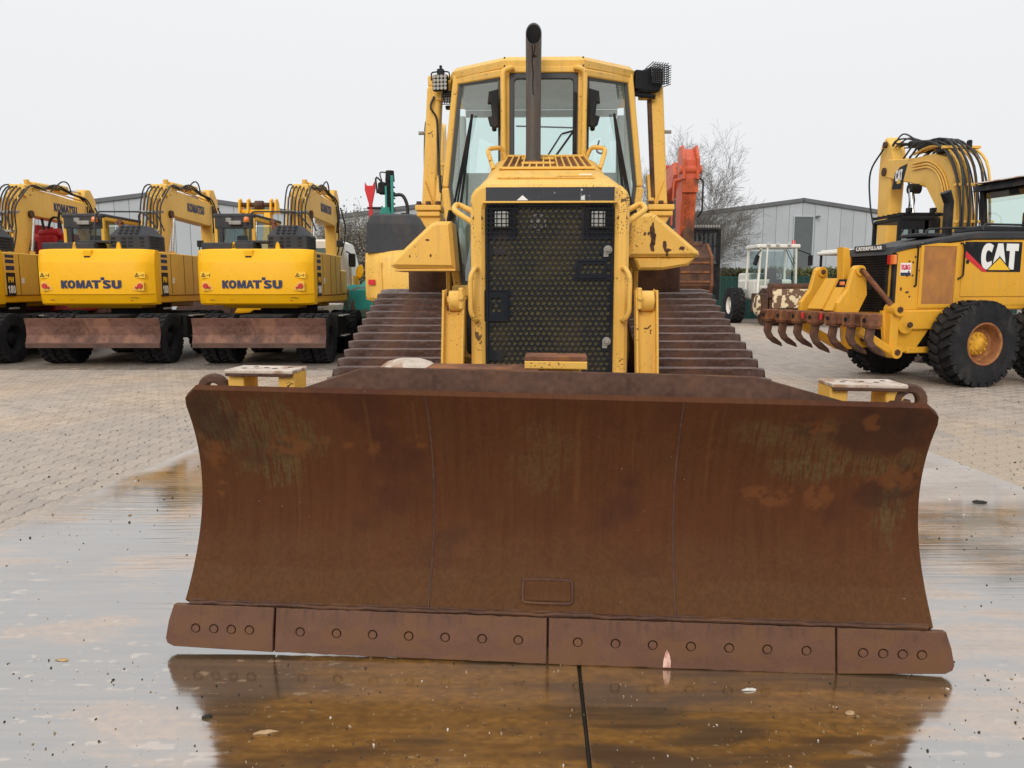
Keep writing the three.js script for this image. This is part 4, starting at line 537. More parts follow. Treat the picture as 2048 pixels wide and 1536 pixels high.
  const cs = part('centre_step', [bx(0.27, 0.022, 0.17, 0.02, 1.245, -0.34, 0.005)], M.rust, blade); part('centre_step_face', [ex('z', [[-0.115, 1.2], [0.155, 1.2], [0.155, 1.234], [-0.115, 1.234]], 0.02, -0.262, 0.004), bx(0.22, 0.16, 0.1, 0.02, 1.12, -0.34, 0.01)], M.dozerWorn, cs);
  part('cylinder_boss', [lathe([[0, 0.05], [0.06, 0.048], [0.1, 0.03], [0.13, 0], [0.14, -0.06]], 20).scale(1, 0.7, 1).translate(-0.66, 1.185, -0.45), bx(0.2, 0.3, 0.2, -0.66, 1.02, -0.45, 0.03)], M.wornStep, blade);
  part('deck_strip', [bx(0.5, 0.02, 0.2, -0.3, 1.19, -0.35, 0.008)], M.rust, blade);
}

// ---------------------------------------------------------------- wheels, hoses, excavators
function tyreGeo(Rr, W, rim, lugs, lugH = 0.03, seed = 1) { // axle along x
  const c = lathe([[rim, -W * 0.42], [rim * 1.06, -W * 0.5], [Rr * 0.86, -W * 0.5], [Rr * 0.95, -W * 0.46], [Rr - lugH, -W * 0.36], [Rr - lugH, W * 0.36], [Rr * 0.95, W * 0.46], [Rr * 0.86, W * 0.5], [rim * 1.06, W * 0.5], [rim, W * 0.42]], 40).rotateZ(Math.PI / 2), gs = [c];
  for (let i = 0; i < lugs; i++) for (const s of [-1, 1]) { const a = (i + (s > 0 ? 0.5 : 0)) / lugs * 2 * Math.PI, g = bx(W * 0.46, lugH * 2.0, Rr * 3.2 / lugs, s * W * 0.25, 0, 0, 0.006, [0, s * 28, 0]); g.translate(0, Rr - lugH, 0); g.rotateX(a); gs.push(g); 
    const e = bx(W * 0.06, Rr * 0.14, Rr * 2.6 / lugs, s * W * 0.475, Rr * 0.92, Rr * 0.1, 0.004); e.rotateX(a); gs.push(e); }
  const g = join(gs); g.userData.done = true; return g;
}
function rimGeo(r, W, dish = 0.1) { const g = join([lathe([[r, -W * 0.45], [r, W * 0.42], [r * 0.93, W * 0.44], [r * 0.9, W * 0.3], [r * 0.82, W * (0.3 - dish)], [r * 0.5, W * (0.28 - dish)], [r * 0.45, W * 0.3], [0, W * 0.32]], 32).rotateZ(-Math.PI / 2), ...Array.from({ length: 10 }, (_, i) => { const a = i / 10 * 2 * Math.PI, x = W * (0.29 - dish); return cy([x, Math.cos(a) * r * 0.63, Math.sin(a) * r * 0.63], [x + 0.025, Math.cos(a) * r * 0.63, Math.sin(a) * r * 0.63], r * 0.055, r * 0.05, 6); })]); g.userData.done = true; return g; }
function wheel(parent, p, tg, rg, tm, rm, flip, name = 'wheel') { const w = sub(name, parent, p, [0, flip ? 180 : 0, 0]); w.children; part('tyre', tg, tm, w); part('rim', rg, rm, w); return w; }
const hoses = (list, r, x0, dx, m = M.hose) => list.map((pts, i) => tb(pts.map(q => [x0 + i * dx, q[0], q[1]]), r, 6, false, 18));

function wheeledExcavator() {
  const t = thing('wheeled_excavator', 'x', 'excavator', [0, 0, 0], 0, 'yellow wheeled excavators parked in a row');
  const tg = tyreGeo(0.52, 0.29, 0.27, 22, 0.03), rg = rimGeo(0.27, 0.28, 0.3);
  for (const z of [1.35, -1.3]) for (const s of [-1, 1]) for (const k of [0, 1]) wheel(t, [s * (0.81 + k * 0.33), 0.515, z], tg, rg, M.rubber, M.chassis, s < 0);
  part('chassis', [bx(0.9, 0.4, 3.7, 0, 0.82, 0.05, 0.04), cy([-1.2, 0.52, 1.35], [1.2, 0.52, 1.35], 0.12), cy([-1.2, 0.52, -1.3], [1.2, 0.52, -1.3], 0.12), bx(2.2, 0.35, 1.1, 0, 0.82, 0, 0.04), bx(0.4, 0.5, 0.9, 1.0, 0.72, 0.0, 0.03), bx(0.4, 0.5, 0.9, -1.0, 0.72, 0.0, 0.03), cy([0, 1.0, 0], [0, 1.22, 0], 0.62, 0.62, 28), bx(0.5, 0.3, 0.6, 0, 0.72, 1.75, 0.03)], M.chassis, t);
  part('chassis_step', [bx(0.3, 0.03, 0.7, 1.15, 0.95, 0.0, 0.01), bx(0.24, 0.03, 0.5, 1.2, 0.5, 0.0, 0.01), bx(0.06, 0.04, 0.3, 0.9, 1.12, 0.7, 0.01)], M.steel, t);
  const bl = part('rear_blade', ex('x', [[2.1, 0.385], [2.125, 0.385], [2.14, 0.46], [2.085, 0.62], [2.09, 0.8], [2.14, 0.955], [2.11, 0.96], [2.055, 0.8], [2.05, 0.62], [2.105, 0.46]], 2.68, 0.02, 0.004), M.bladeStained, t);
  part('blade_arms', [-0.45, 0.45].map(x => beam([x, 0.6, 2.07], [x, 0.7, 1.5], 0.1, 0.16)), M.chassis, bl);
  part('blade_edge', bx(2.68, 0.1, 0.025, 0.02, 0.42, 2.135, 0.004, [8, 0, 0]), M.trackSteel, bl);
  part('front_outrigger', [bx(2.4, 0.2, 0.25, 0, 0.7, -2.0, 0.03), bx(0.3, 0.75, 0.12, 1.15, 0.5, -2.05, 0.03), bx(0.3, 0.75, 0.12, -1.15, 0.5, -2.05, 0.03)], M.darkRust, t);
  // slewing upper body, turned a little
  let drop = 0; const q = g => mv(g, [-0.3, drop, 0]); const up = (name, gs, m, pa) => part(name, [gs].flat(9).map(g => q(finish(g))).map(g => (g.userData.keepUV = true, g)), m, pa ?? t);
  const cwP = [[1.0, 1.2], [1.3, 1.2], [1.36, 1.24], [1.42, 1.42], [1.445, 1.43], [1.452, 2.08], [1.44, 2.11], [1.33, 2.33], [1.27, 2.37], [1.0, 2.37]];
  const rings = []; for (let i = 0; i <= 28; i++) { const u = -1 + 2 * i / 28, x = u * 1.215, e = Math.pow(Math.abs(u), 9), bow = 0.05 * u * u; rings.push(cwP.map(([z, y], k) => V(x, mix(y, 1.8, e * 0.035), z > 1.05 ? mix(z - bow, 1.05, e * 0.52) : z))); }
  const cw = up('counterweight', loft(rings, true, 0.5), M.brightYellow);
  const rearZ = 1.452, dec = (name, g, m, x, y, z = rearZ - 0.008, turn = 0) => up(name, mv(g, [x, y, z], [0, turn, 0]), m, cw);
  dec('maker_lettering', mergeGeometries([finish(letters('KOMA', 0.66, 0.17, 0.05)).translate(-0.3, 0, 0), finish(letters('T', 0.19, 0.17, 0.05)).translate(0.1, 0, 0), finish(letters('SU', 0.38, 0.175, 0.05)).translate(0.425, 0, 0), finish(bx(0.075, 0.06, 0.004, 0.235, 0.115, 0.002))]), M.navy, 0.0, 1.635, rearZ - 0.002);
  for (const s of [-1, 1]) {
    up('tail_lamp', [cy([s * 0.99, 1.6, rearZ - 0.03], [s * 0.99, 1.6, rearZ - 0.005], 0.058, 0.05, 18), cy([s * 0.915, 1.565, rearZ - 0.03], [s * 0.915, 1.565, rearZ - 0.008], 0.03, 0.026, 14)], M.redLens, cw);
    up('lamp_recess', [ex('z', [[s * 1.07, 1.7], [s * 0.94, 1.7], [s * 0.83, 1.58], [s * 0.83, 1.5], [s * 1.07, 1.5]], 0.02, rearZ - 0.04, 0.005)], M.fadedYellow, cw);
    up('warning_sticker', bx(0.23, 0.13, 0.004, s * 0.98, 1.83, rearZ - 0.044, 0), M.yellowPrint, cw);
    up('warning_symbol', [ex('z', [[s * 0.98 - 0.1, 1.785], [s * 0.98 + 0.0, 1.785], [s * 0.98 - 0.05, 1.875]], 0.003, rearZ - 0.0395, 0, [[[s * 0.98 - 0.08, 1.795], [s * 0.98 - 0.05, 1.855], [s * 0.98 - 0.02, 1.795]]]), bx(0.012, 0.04, 0.003, s * 0.98 - 0.05, 1.815, rearZ - 0.0395), bx(0.05, 0.012, 0.003, s * 0.98 + 0.035, 1.82, rearZ - 0.0395), bx(0.014, 0.06, 0.003, s * 0.98 + 0.08, 1.82, rearZ - 0.0395)], M.black, cw);
    up('lifting_lug', ex('z', [[s * 0.46 - 0.06, 2.33], [s * 0.46 + 0.06, 2.33], [s * 0.46 + 0.03, 2.48], [s * 0.46, 2.52], [s * 0.46 - 0.03, 2.48]], 0.05, 1.15, 0.008), M.brightYellow, cw);
  }
  up('camera_housing', [bx(0.2, 0.17, 0.12, -0.08, 2.27, 1.34, 0.04)], M.brightYellow, cw); up('camera_slot', bx(0.13, 0.035, 0.03, -0.08, 2.2, 1.395, 0.01), M.black, cw);
  up('bumper_scrape', Array.from({ length: 12 }, (_, i) => ex('z', circ(0, 0, 1, 7).map(([u, v]) => [-0.95 + hash(i, 2, 9) * 1.95 + u * (0.02 + 0.09 * hash(i, 3, 4)), 1.3 + 0.06 * hash(i, 5, 9) + v * 0.006]), 0.004, 1.362 + 0.002)).map(g => mv(g, [0, 0, 0.012])), M.darkRust, cw);
  // sides, deck, hood
  const side = up('side_panel', [bx(0.06, 0.92, 2.2, 1.17, 1.86, -0.15, 0.02), bx(1.0, 0.05, 2.2, 0.68, 2.3, -0.15, 0.02)], M.fadedYellow); up('side_panel', bx(0.06, 0.92, 1.4, -1.17, 1.7, 0.4, 0.02), M.fadedYellow); up('tool_box', bx(0.5, 0.6, 0.8, 0.95, 1.7, -1.45, 0.05), M.fadedYellow);
  up('deck_frame', [bx(2.36, 0.16, 3.0, 0, 1.32, -0.4, 0.03), bx(1.6, 0.14, 2.6, 0, 1.2, -0.3, 0.03)], M.brightYellow);
  up('panel_gap', [-0.25, -0.72, 0.42].map(z => bx(0.008, 0.86, 0.014, 1.2, 1.86, z)), M.black, side);
  up('louver_stripe', [2.24, 2.13, 1.99].map((y, i) => bx(0.012, 0.06 + i * 0.015, 0.28, 1.2, y, 0.74)), M.navy, side);
  up('model_plate', bx(0.01, 0.5, 0.3, 1.2, 1.64, 0.74), M.black, side);
  up('model_lettering', mv(letters('180', 0.25, 0.17, 0.03), [1.2065, 1.53, 0.74], [0, 90, 0]), M.whitePrint, side); up('model_prefix', mv(letters('PW', 0.19, 0.12, 0.03), [1.2065, 1.74, 0.74], [0, 90, 0]), M.yellowPrint, side);
  up('small_sticker', [bx(0.006, 0.12, 0.09, 1.203, 1.72, 0.32)], M.whitePrint, side);
  const hood = up('engine_cover', [loft([[2.36, 0.2, 1.02, 1.0, 0.25], [2.66, 0.2, 1.02, 1.0, 0.25], [2.86, 0.34, 0.82, 0.82, 0.3], [2.89, 0.38, 0.78, 0.78, 0.32]].map(([y, x0, x1, z1, z0]) => [V(x0, y, z0), V(x0, y, z1), V(x1, y, z1), V(x1, y, z0)]), true, 0.3)], M.plastic);
  const slots = []; for (let r = 0; r < 3; r++) for (let c = 0; c < 4; c++) slots.push(bx(0.065, 0.05, 0.01, 0.41 + c * 0.115, 2.72 + r * 0.065, 0.972 - r * 0.058 , 0, [-42, 0, 0])); for (let r = 0; r < 3; r++) for (const c of [0.28, 0.5, 0.64, 0.88]) slots.push(bx(0.09, 0.045, 0.01, c, 2.45 + r * 0.075, 1.0));
  for (let r = 0; r < 4; r++) slots.push(bx(0.01, 0.035, 0.5, 1.021, 2.43 + r * 0.065, 0.62));
  up('vent_slot', slots, M.black, hood); up('exhaust_pipe', [cy([0.16, 2.5, 0.4], [0.16, 2.95, 0.4], 0.06), cy([0.16, 2.95, 0.4], [0.1, 3.02, 0.4], 0.062)], M.rust, hood);
  up('cover_rail', [bend([[-0.3, 2.4, 0.7], [-0.3, 3.2, 0.55], [0.7, 3.2, 0.5], [0.98, 2.85, 0.5]], 0.018, 0.12), bend([[0.5, 2.9, 0.3], [0.5, 3.2, 0.3], [0.9, 3.2, 0.3], [1.05, 2.8, 0.3]], 0.016, 0.1)], M.hose);
  up('rear_deck_box', [bx(1.1, 0.15, 0.55, -0.6, 2.43, 0.9, 0.03), bx(0.7, 0.05, 0.4, -0.1, 2.53, 0.85, 0.015)], M.plastic);
  // cab
  const X0 = -1.24, X1 = -0.4, zr = 0.1, zf = -1.65, b = (p0, p1, w, m) => beam(p0, p1, w, w, 0.015);
  const cab = up('cab', [[X0, zr], [X1, zr], [X0, zf], [X1, zf]].map(([x, z]) => b([x, 1.3, z], [x, 3.12, z], 0.075)).concat([b([X0, 3.1, zr], [X0, 3.1, zf], 0.1), b([X1, 3.1, zr], [X1, 3.1, zf], 0.1), b([X1, 2.1, zr], [X1, 2.1, zf], 0.06), bx(0.8, 0.75, 0.05, (X0 + X1) / 2, 1.7, zr, 0.01), bx(0.05, 0.8, 1.7, X0, 1.7, -0.78, 0.01), bx(0.05, 0.8, 1.7, X1, 1.7, -0.78, 0.01)]), M.fadedYellow);
  up('cab_roof', [bx(0.95, 0.1, 1.9, (X0 + X1) / 2, 3.15, -0.78, 0.04), bx(0.86, 0.26, 0.06, (X0 + X1) / 2, 3.0, zr + 0.03, 0.02), bx(0.1, 0.75, 0.06, X0 + 0.12, 2.55, zr + 0.03, 0.02)], M.plastic, cab);
  up('cab_lamp', [bx(0.28, 0.09, 0.1, (X0 + X1) / 2 + 0.05, 2.99, zr + 0.1, 0.02), bx(0.12, 0.1, 0.1, (X0 + X1) / 2 - 0.1, 3.05, zr + 0.08, 0.02)], M.steel, cab);
  up('beacon', lathe([[0, 0.12], [0.05, 0.11], [0.07, 0.0], [0, 0]], 16).translate(-0.5, 3.0, zr + 0.16), M.amberLens, cab);
  up('cab_window', [poly3([[X0 + 0.15, 2.1, zr + 0.02], [X1, 2.1, zr + 0.02], [X1, 2.87, zr + 0.02], [X0 + 0.15, 2.87, zr + 0.02]])], M.smokeGlass, cab);
  up('cab_window', [poly3([[X1 + 0.01, 2.1, zr], [X1 + 0.01, 2.1, zf], [X1 + 0.01, 3.05, zf], [X1 + 0.01, 3.05, zr]])], M.glass, cab);
  up('cab_window', [poly3([[X0, 2.1, zr], [X0, 2.1, zf], [X0, 3.05, zf], [X0, 3.05, zr]])], M.smokeGlass, cab);
  up('cab_window', [poly3([[X0, 1.6, zf], [X1, 1.6, zf], [X1, 3.05, zf], [X0, 3.05, zf]])], M.smokeGlass, cab);
  up('seat', [bx(0.45, 0.6, 0.14, -0.82, 2.25, -0.35, 0.05), bx(0.25, 0.2, 0.1, -0.82, 2.65, -0.33, 0.04), bx(0.45, 0.12, 0.45, -0.82, 1.9, -0.6, 0.05)], M.black, cab);
  // two-piece boom, arm, cylinders and hoses, in the plane x = 0.12
  const BX = 0.3; drop = -0.13;
  const boom = up('boom', ex('x', [[-0.4, 1.7], [-0.75, 1.6], [-1.45, 3.3], [-1.5, 3.75], [-1.25, 4.0], [-0.95, 3.85], [-0.85, 3.5]], 0.36, BX, 0.02), M.paleYellow);
  const jib = up('upper_boom', ex('x', [[-1.12, 3.95], [-1.18, 3.5], [-1.5, 3.42], [-3.7, 3.36], [-4.05, 3.5], [-4.2, 3.7], [-4.15, 3.95], [-3.6, 3.98], [-2.0, 4.05]], 0.34, BX, 0.02), M.paleYellow);
  up('boom_lettering', mv(letters('KOMATSU', 1.05, 0.22, 0.05), [BX + 0.172, 3.73, -2.85], [0, 90, 0]), M.navy, jib);
  const arm = up('arm', [ex('x', [[-3.9, 4.35], [-4.15, 4.38], [-4.4, 4.1], [-4.4, 3.6], [-4.3, 1.6], [-4.1, 1.3], [-3.95, 1.6], [-3.85, 3.4], [-3.8, 4.1]], 0.3, BX, 0.02)], M.paleYellow);
  up('arm_cylinder', [cy([BX, 4.2, -1.6], [BX, 4.25, -3.1], 0.075), cy([BX, 4.05, -1.6], [BX, 4.3, -1.55], 0.06), bx(0.3, 0.2, 0.3, BX, 4.08, -1.7, 0.03), bx(0.25, 0.22, 0.4, BX + 0.03, 4.22, -2.9, 0.04)], M.paleYellow, arm); up('cylinder_rod', cy([BX, 4.25, -3.1], [BX, 4.28, -4.0], 0.035), M.chrome, arm);
  for (const x of [BX - 0.27, BX + 0.27]) up('boom_cylinder', cy([x, 1.65, -0.9], [x, 2.55, -1.12], 0.07), M.paleYellow, boom); for (const x of [BX - 0.27, BX + 0.27]) up('cylinder_rod', cy([x, 2.55, -1.12], [x, 3.35, -1.28], 0.035), M.chrome, boom);
  up('boom_pin', cy([BX - 0.24, 3.45, -1.3], [BX + 0.24, 3.45, -1.3], 0.09), M.darkRust, boom); up('boom_pin', cy([BX - 0.22, 3.75, -4.05], [BX + 0.22, 3.75, -4.05], 0.1), M.darkRust, boom);
  const hp = Array.from({ length: 7 }, (_, i) => [[2.3 + 0.05 * i, -0.35 - 0.02 * i], [3.0, -0.6], [3.75 - 0.04 * i, -0.8 + 0.03 * i], [4.02 - 0.03 * i + 0.05 * hash(i, 1, 1), -0.95 - 0.06 * hash(i, 2, 1)], [4.1 + 0.06 * hash(i, 3, 1), -1.3], [4.08 + 0.02 * (i % 3), -1.9]]);
  up('hydraulic_hose', hoses(hp, 0.018, BX - 0.25, 0.085), M.hose, boom); up('hose_pipe', hoses([0, 1, 2, 3].map(i => [[2.5, -0.42], [3.2, -0.68], [3.8, -0.88]]), 0.028, BX - 0.2, 0.13, M.paleYellow), M.paleYellow, boom);
  up('hose_clamp', [bx(0.6, 0.05, 0.06, BX, 3.45, -0.7, 0.01), bx(0.5, 0.05, 0.06, BX, 3.0, -0.54, 0.01)], M.steel, boom);
  up('hydraulic_hose', [...hoses([0, 1, 2].map(i => [[4.12, -1.9], [4.2 + i * 0.04, -2.4], [4.15, -3.2], [4.05, -3.8 - i * 0.05], [3.7, -4.0 - i * 0.06], [3.2, -3.95]]), 0.02, BX + 0.12, 0.04), tb([[BX + 0.2, 4.1, -2.2], [BX + 0.22, 4.4, -2.7], [BX + 0.2, 4.38, -3.0], [BX + 0.2, 4.2, -3.1]], 0.018, 6), tb([[BX + 0.22, 3.9, -4.2], [BX + 0.26, 3.4, -4.55], [BX + 0.24, 2.9, -4.4], [BX + 0.2, 2.6, -4.2]], 0.02, 6), tb([[BX + 0.2, 3.9, -3.85], [BX + 0.25, 3.5, -3.75], [BX + 0.24, 3.1, -3.85], [BX + 0.2, 2.7, -3.95]], 0.02, 6)], M.hose, arm);
  up('steel_pipe', hoses([0, 1].map(i => [[4.1, -1.5], [4.09, -2.6], [4.03, -3.7]]), 0.02, BX - 0.1, 0.22), M.paleYellow, jib);
  up('knee_bracket', [bx(0.4, 0.25, 0.3, BX, 4.02, -1.3, 0.04), cy([BX - 0.24, 3.9, -1.15], [BX + 0.24, 3.9, -1.15], 0.07), bx(0.12, 0.12, 0.25, BX + 0.1, 4.18, -1.75, 0.02)], M.paleYellow, jib);
  drop = 0; up('mirror', [cy([1.1, 2.3, -1.3], [1.18, 2.65, -1.3], 0.015), bx(0.16, 0.16, 0.05, 1.18, 2.62, -1.28, 0.02)], M.black);
  up('grading_bucket', ex('x', [[-4.2, 1.3], [-3.7, 1.25], [-3.3, 0.9], [-3.35, 0.5], [-3.6, 0.35], [-3.5, 0.55], [-3.6, 0.85], [-4.0, 1.05], [-4.3, 1.1]], 1.5, BX, 0.01), M.darkRust, arm);
  return t;
}
M.bladeStained = grimy([0.13, 0.065, 0.05], { seed: 411, amp: 1.0, size: 1.7, da: 0.85, dirt: [0.24, 0.12, 0.08], rough: 0.5, n: 512, bump: 0.003 });
{
  const a = wheeledExcavator(), place = (o, x, label) => { o.position.set(x, 0, -17.1); o.userData.label = label; };
  place(a, -8.4, 'yellow wheeled excavator standing between two alike wheeled excavators');
  const copy = (x, label) => { const c = a.clone(); c.name = numbered('wheeled_excavator'); c.userData = { ...a.userData }; scene.add(c); place(c, x, label); return c; };
  copy(-5.05, 'yellow wheeled excavator at the end of the row, next to the bare shrub').rotation.y = R(-0.8); copy(-11.75, 'yellow wheeled excavator parked in front of the dark red machine').rotation.y = R(0.9);
}
function tracks(t, x, w, len, h, m = M.trackSteel) { for (const s of [-1, 1]) { const r = h / 2, ring = (hw) => { const o = []; for (let k = 0; k <= 10; k++) { const a = -Math.PI / 2 + Math.PI * k / 10; o.push(V(hw, r + r * Math.sin(a), len / 2 - r + r * Math.cos(a))); } for (let k = 0; k <= 10; k++) { const a = Math.PI / 2 + Math.PI * k / 10; o.push(V(hw, r + r * Math.sin(a), -len / 2 + r + r * Math.cos(a))); } return o; };
  const g = loft([ring(s * x - w / 2), ring(s * x + w / 2)], true, 0.5), bars = []; for (let k = 0; k < 14; k++) bars.push(bx(w + 0.02, 0.04, 0.03, s * x, h + 0.01, -len / 2 + r + (len - h) * k / 13), bx(w + 0.02, 0.03, 0.04, s * x, r + r * Math.sin(R(-80 + k * 12)), len / 2 - r + (r + 0.012) * Math.cos(R(-80 + k * 12)))); part('crawler_track', [g, ...bars], m, t); } }
{ // fourth machine of the row: crawler with a full-width dark engine cover
  const t = thing('crawler_excavator', 'yellow crawler excavator with dark grey engine cover parked behind the bulldozer', 'excavator', [-1.75, 0, -17.3], 0);
  tracks(t, 1.05, 0.6, 3.8, 0.9); part('undercarriage', [bx(1.6, 0.5, 2.2, 0, 0.75, 0, 0.05), cy([0, 0.9, 0], [0, 1.25, 0], 0.6, 0.6, 24)], M.chassis, t);
  const rings = []; const P = [[1.0, 1.25], [1.4, 1.25], [1.48, 1.33], [1.5, 1.9], [1.44, 2.2], [1.3, 2.36], [1.0, 2.36]]; for (let i = 0; i <= 24; i++) { const u = -1 + 2 * i / 24, e = Math.pow(Math.abs(u), 6); rings.push(P.map(([z, y]) => V(u * 1.36, mix(y, 1.8, e * 0.12), z > 1.05 ? mix(z - 0.06 * u * u, 1.05, e * 0.55) : z))); }
  const cw = part('counterweight', loft(rings, true, 0.5), M.dozerYellow, t); part('counterweight_rib', [beam([-0.98, 1.3, 1.445], [-1.0, 2.1, 1.44], 0.05, 0.05, 0.02)], M.dozerYellow, cw); part('reflector', bx(0.16, 0.11, 0.02, -1.2, 1.68, 1.385, 0.006, [0, -22, 0]), M.redPrint, cw); part('tow_pin', [cy([-0.55, 2.32, 1.2], [-0.55, 2.45, 1.2], 0.08), cy([-0.62, 2.45, 1.2], [-0.48, 2.47, 1.2], 0.05)], M.fadedYellow, cw);
  part('engine_cover', [loft([[2.3, -1.32, 0.9, 1.3], [2.9, -1.3, 0.9, 1.25], [3.08, -1.24, 0.85, 1.15], [3.12, -1.15, 0.8, 1.05]].map(([y, x0, x1, z1]) => [V(x0, y, -0.4), V(x0, y, z1), V(mix(x0, x1, 0.38), y - (y > 2.5 ? 0.0 : 0), z1), V(x1, y - (y > 2.5 ? 0.16 : 0), z1), V(x1, y - (y > 2.5 ? 0.16 : 0), -0.4)]), true, 0.35)], M.plastic, t);
  part('body', [bx(2.6, 0.3, 3.0, 0, 1.4, -0.4, 0.05), bx(0.8, 0.9, 2.4, 0.9, 1.9, -0.3, 0.05), bx(0.3, 0.85, 0.9, -1.0, 1.85, 0.5, 0.04)], M.dozerYellow, t);
  part('cab', [bx(0.05, 1.7, 1.7, -1.25, 2.3, -1.1, 0.02), bx(0.95, 0.08, 1.8, -0.8, 3.15, -1.1, 0.03), bx(0.9, 0.9, 0.05, -0.8, 1.8, -0.25, 0.02), bx(0.07, 1.8, 0.07, -0.35, 2.25, -0.25, 0.02)], M.plastic, t);
  const b = part('boom', ex('x', [[-0.3, 1.8], [-0.8, 1.7], [-1.3, 4.2], [-1.9, 5.1], [-4.2, 4.6], [-4.3, 4.3], [-2.1, 4.5], [-1.5, 5.5], [-0.95, 5.2], [-0.7, 4.2]].slice(0, 10), 0.4, -0.05, 0.02), M.paleYellow, t);
  part('boom_pipe', hoses([0, 1, 2, 3].map(i => [[2.4, -0.3], [3.6, -0.55], [4.6, -0.72 + i * 0.02], [5.3, -1.0]]), 0.03, -0.22, 0.11), M.paleYellow, b); part('hydraulic_hose', hoses([0, 1, 2].map(i => [[3.0, -0.35], [4.0, -0.5 + 0.04 * i], [4.9, -0.62], [5.4, -0.9], [5.5, -1.4]]), 0.022, -0.27, 0.16), M.hose, b); part('pipe_clamp', [3.0, 3.7, 4.4].map(y => bx(0.5, 0.05, 0.1, -0.05, y, -0.35 - (y - 2.4) * 0.14, 0.01)), M.paleYellow, b);
  part('roof_lamp', [bx(0.12, 0.06, 0.1, -0.65, 3.18, 0.3, 0.01), bx(0.08, 0.1, 0.06, -0.35, 3.12, 0.4, 0.01), cy([-0.2, 3.0, 0.4], [-0.2, 3.15, 0.4], 0.02)], M.black, t);
}
{ // tan crawler excavator behind the grader, seen from behind with its boom reaching away
  const t = thing('crawler_excavator', 'tan crawler excavator with arched boom and hoses behind the motor grader', 'excavator', [10.05, 0, -17.6], 0);
  tracks(t, 1.15, 0.6, 4.2, 0.95); part('undercarriage', [bx(1.8, 0.5, 2.4, 0, 0.75, 0, 0.05), cy([0, 0.9, 0], [0, 1.25, 0], 0.65, 0.65, 24)], M.chassis, t);
  part('counterweight', ex('x', [[1.2, 1.25], [1.9, 1.25], [2.0, 1.4], [1.98, 2.1], [1.8, 2.3], [1.2, 2.3]], 2.6, 0, 0.06), M.graderYellow, t); part('body', [bx(2.7, 0.3, 3.2, 0, 1.4, -0.2, 0.05), bx(1.0, 1.0, 2.6, 0.85, 1.95, 0, 0.05)], M.graderYellow, t);
  part('engine_cover', loft([[2.4, -0.6, 1.2, 1.3], [2.72, -0.5, 1.1, 1.15], [2.78, -0.35, 1.0, 0.9]].map(([y, x0, x1, z1]) => [V(x0, y, 0), V(x0, y, z1), V(x1, y, z1), V(x1, y, 0)]), true, 0.3), M.plastic, t);
  const cab = part('cab', [bx(0.95, 0.1, 1.25, -0.68, 3.14, -0.6, 0.04), ...[[-1.12, 0], [-0.24, 0], [-1.12, -1.2], [-0.24, -1.2]].map(([x, z]) => bx(0.09, 1.9, 0.09, x, 2.2, z, 0.02)), bx(0.88, 0.95, 0.05, -0.68, 1.75, 0), bx(0.05, 0.95, 1.2, -1.12, 1.75, -0.6), bx(0.88, 0.2, 0.06, -0.68, 3.0, 0.01), bx(0.09, 1.8, 0.06, -0.52, 2.2, 0.01)], M.black, t);
  part('roof_guard', [...Array.from({ length: 6 }, (_, i) => bx(1.05, 0.03, 0.04, -0.68, 3.26, 0.05 - i * 0.24)), bx(0.05, 0.05, 1.35, -1.15, 3.23, -0.55), bx(0.05, 0.05, 1.35, -0.2, 3.23, -0.55), bx(0.1, 0.1, 0.12, -0.95, 3.33, 0.05), bx(0.1, 0.1, 0.12, -0.4, 3.33, 0.05)], M.black, cab);
  part('cab_window', poly3([[-1.08, 2.2, 0.02], [-0.58, 2.2, 0.02], [-0.58, 2.9, 0.02], [-1.08, 2.9, 0.02]]), M.smokeGlass, cab); part('cab_window', poly3([[-0.47, 2.2, 0.02], [-0.28, 2.2, 0.02], [-0.28, 2.9, 0.02], [-0.47, 2.9, 0.02]]), M.smokeGlass, cab);
  part('handrail', bend([[-1.25, 1.9, 0.1], [-1.25, 2.45, 0.1], [-1.18, 2.5, -0.1]], 0.02, 0.05), M.hose, cab);
  const arch = [[0.5, 2.0], [0.62, 3.0], [0.45, 4.0], [0.08, 4.5], [-0.5, 4.68], [-1.3, 4.72], [-2.6, 4.9], [-2.9, 4.75], [-2.8, 4.48], [-2.3, 4.34], [-1.3, 4.1], [-0.7, 3.93], [-0.25, 3.45], [-0.02, 2.6], [0.02, 1.9]];
  const boom = part('boom', ex('x', arch, 0.42, 0, 0.03), M.paleYellow, t);
  const dec = part('maker_badge', ex('z', [[-0.36, -0.27], [0.12, -0.32], [0.36, 0.27], [0.0, 0.24], [-0.24, 0.12]], 0.004).rotateY(-Math.PI / 2).translate(-0.213, 4.36, -1.95), M.black, boom);
  part('badge_lettering', mv(letters('CAT', 0.34, 0.28, 0.05), [-0.2155, 4.4, -1.98], [0, -90, 0]), M.whitePrint, boom); part('badge_triangle', ex('z', [[-0.1, -0.16], [0.1, -0.16], [0, -0.02]], 0.004).rotateY(-Math.PI / 2).translate(-0.2175, 4.36, -1.97), M.yellowPrint, boom);
  const st = part('stick', ex('x', [[-2.55, 5.25], [-2.85, 5.5], [-3.1, 5.3], [-3.15, 4.6], [-3.05, 2.6], [-2.75, 2.4], [-2.55, 2.6], [-2.45, 4.3], [-2.4, 4.9]], 0.36, 0, 0.03), M.paleYellow, t);
  part('stick_cylinder', [cy([0, 4.85, -0.4], [0, 5.15, -1.9], 0.09), cy([0, 5.15, -1.9], [0, 5.3, -2.7], 0.04)], M.black, st); part('stick_pin', [cy([-0.25, 4.6, -2.75], [0.25, 4.6, -2.75], 0.11), cy([-0.25, 5.3, -2.8], [0.25, 5.3, -2.8], 0.08)], M.darkRust, st);
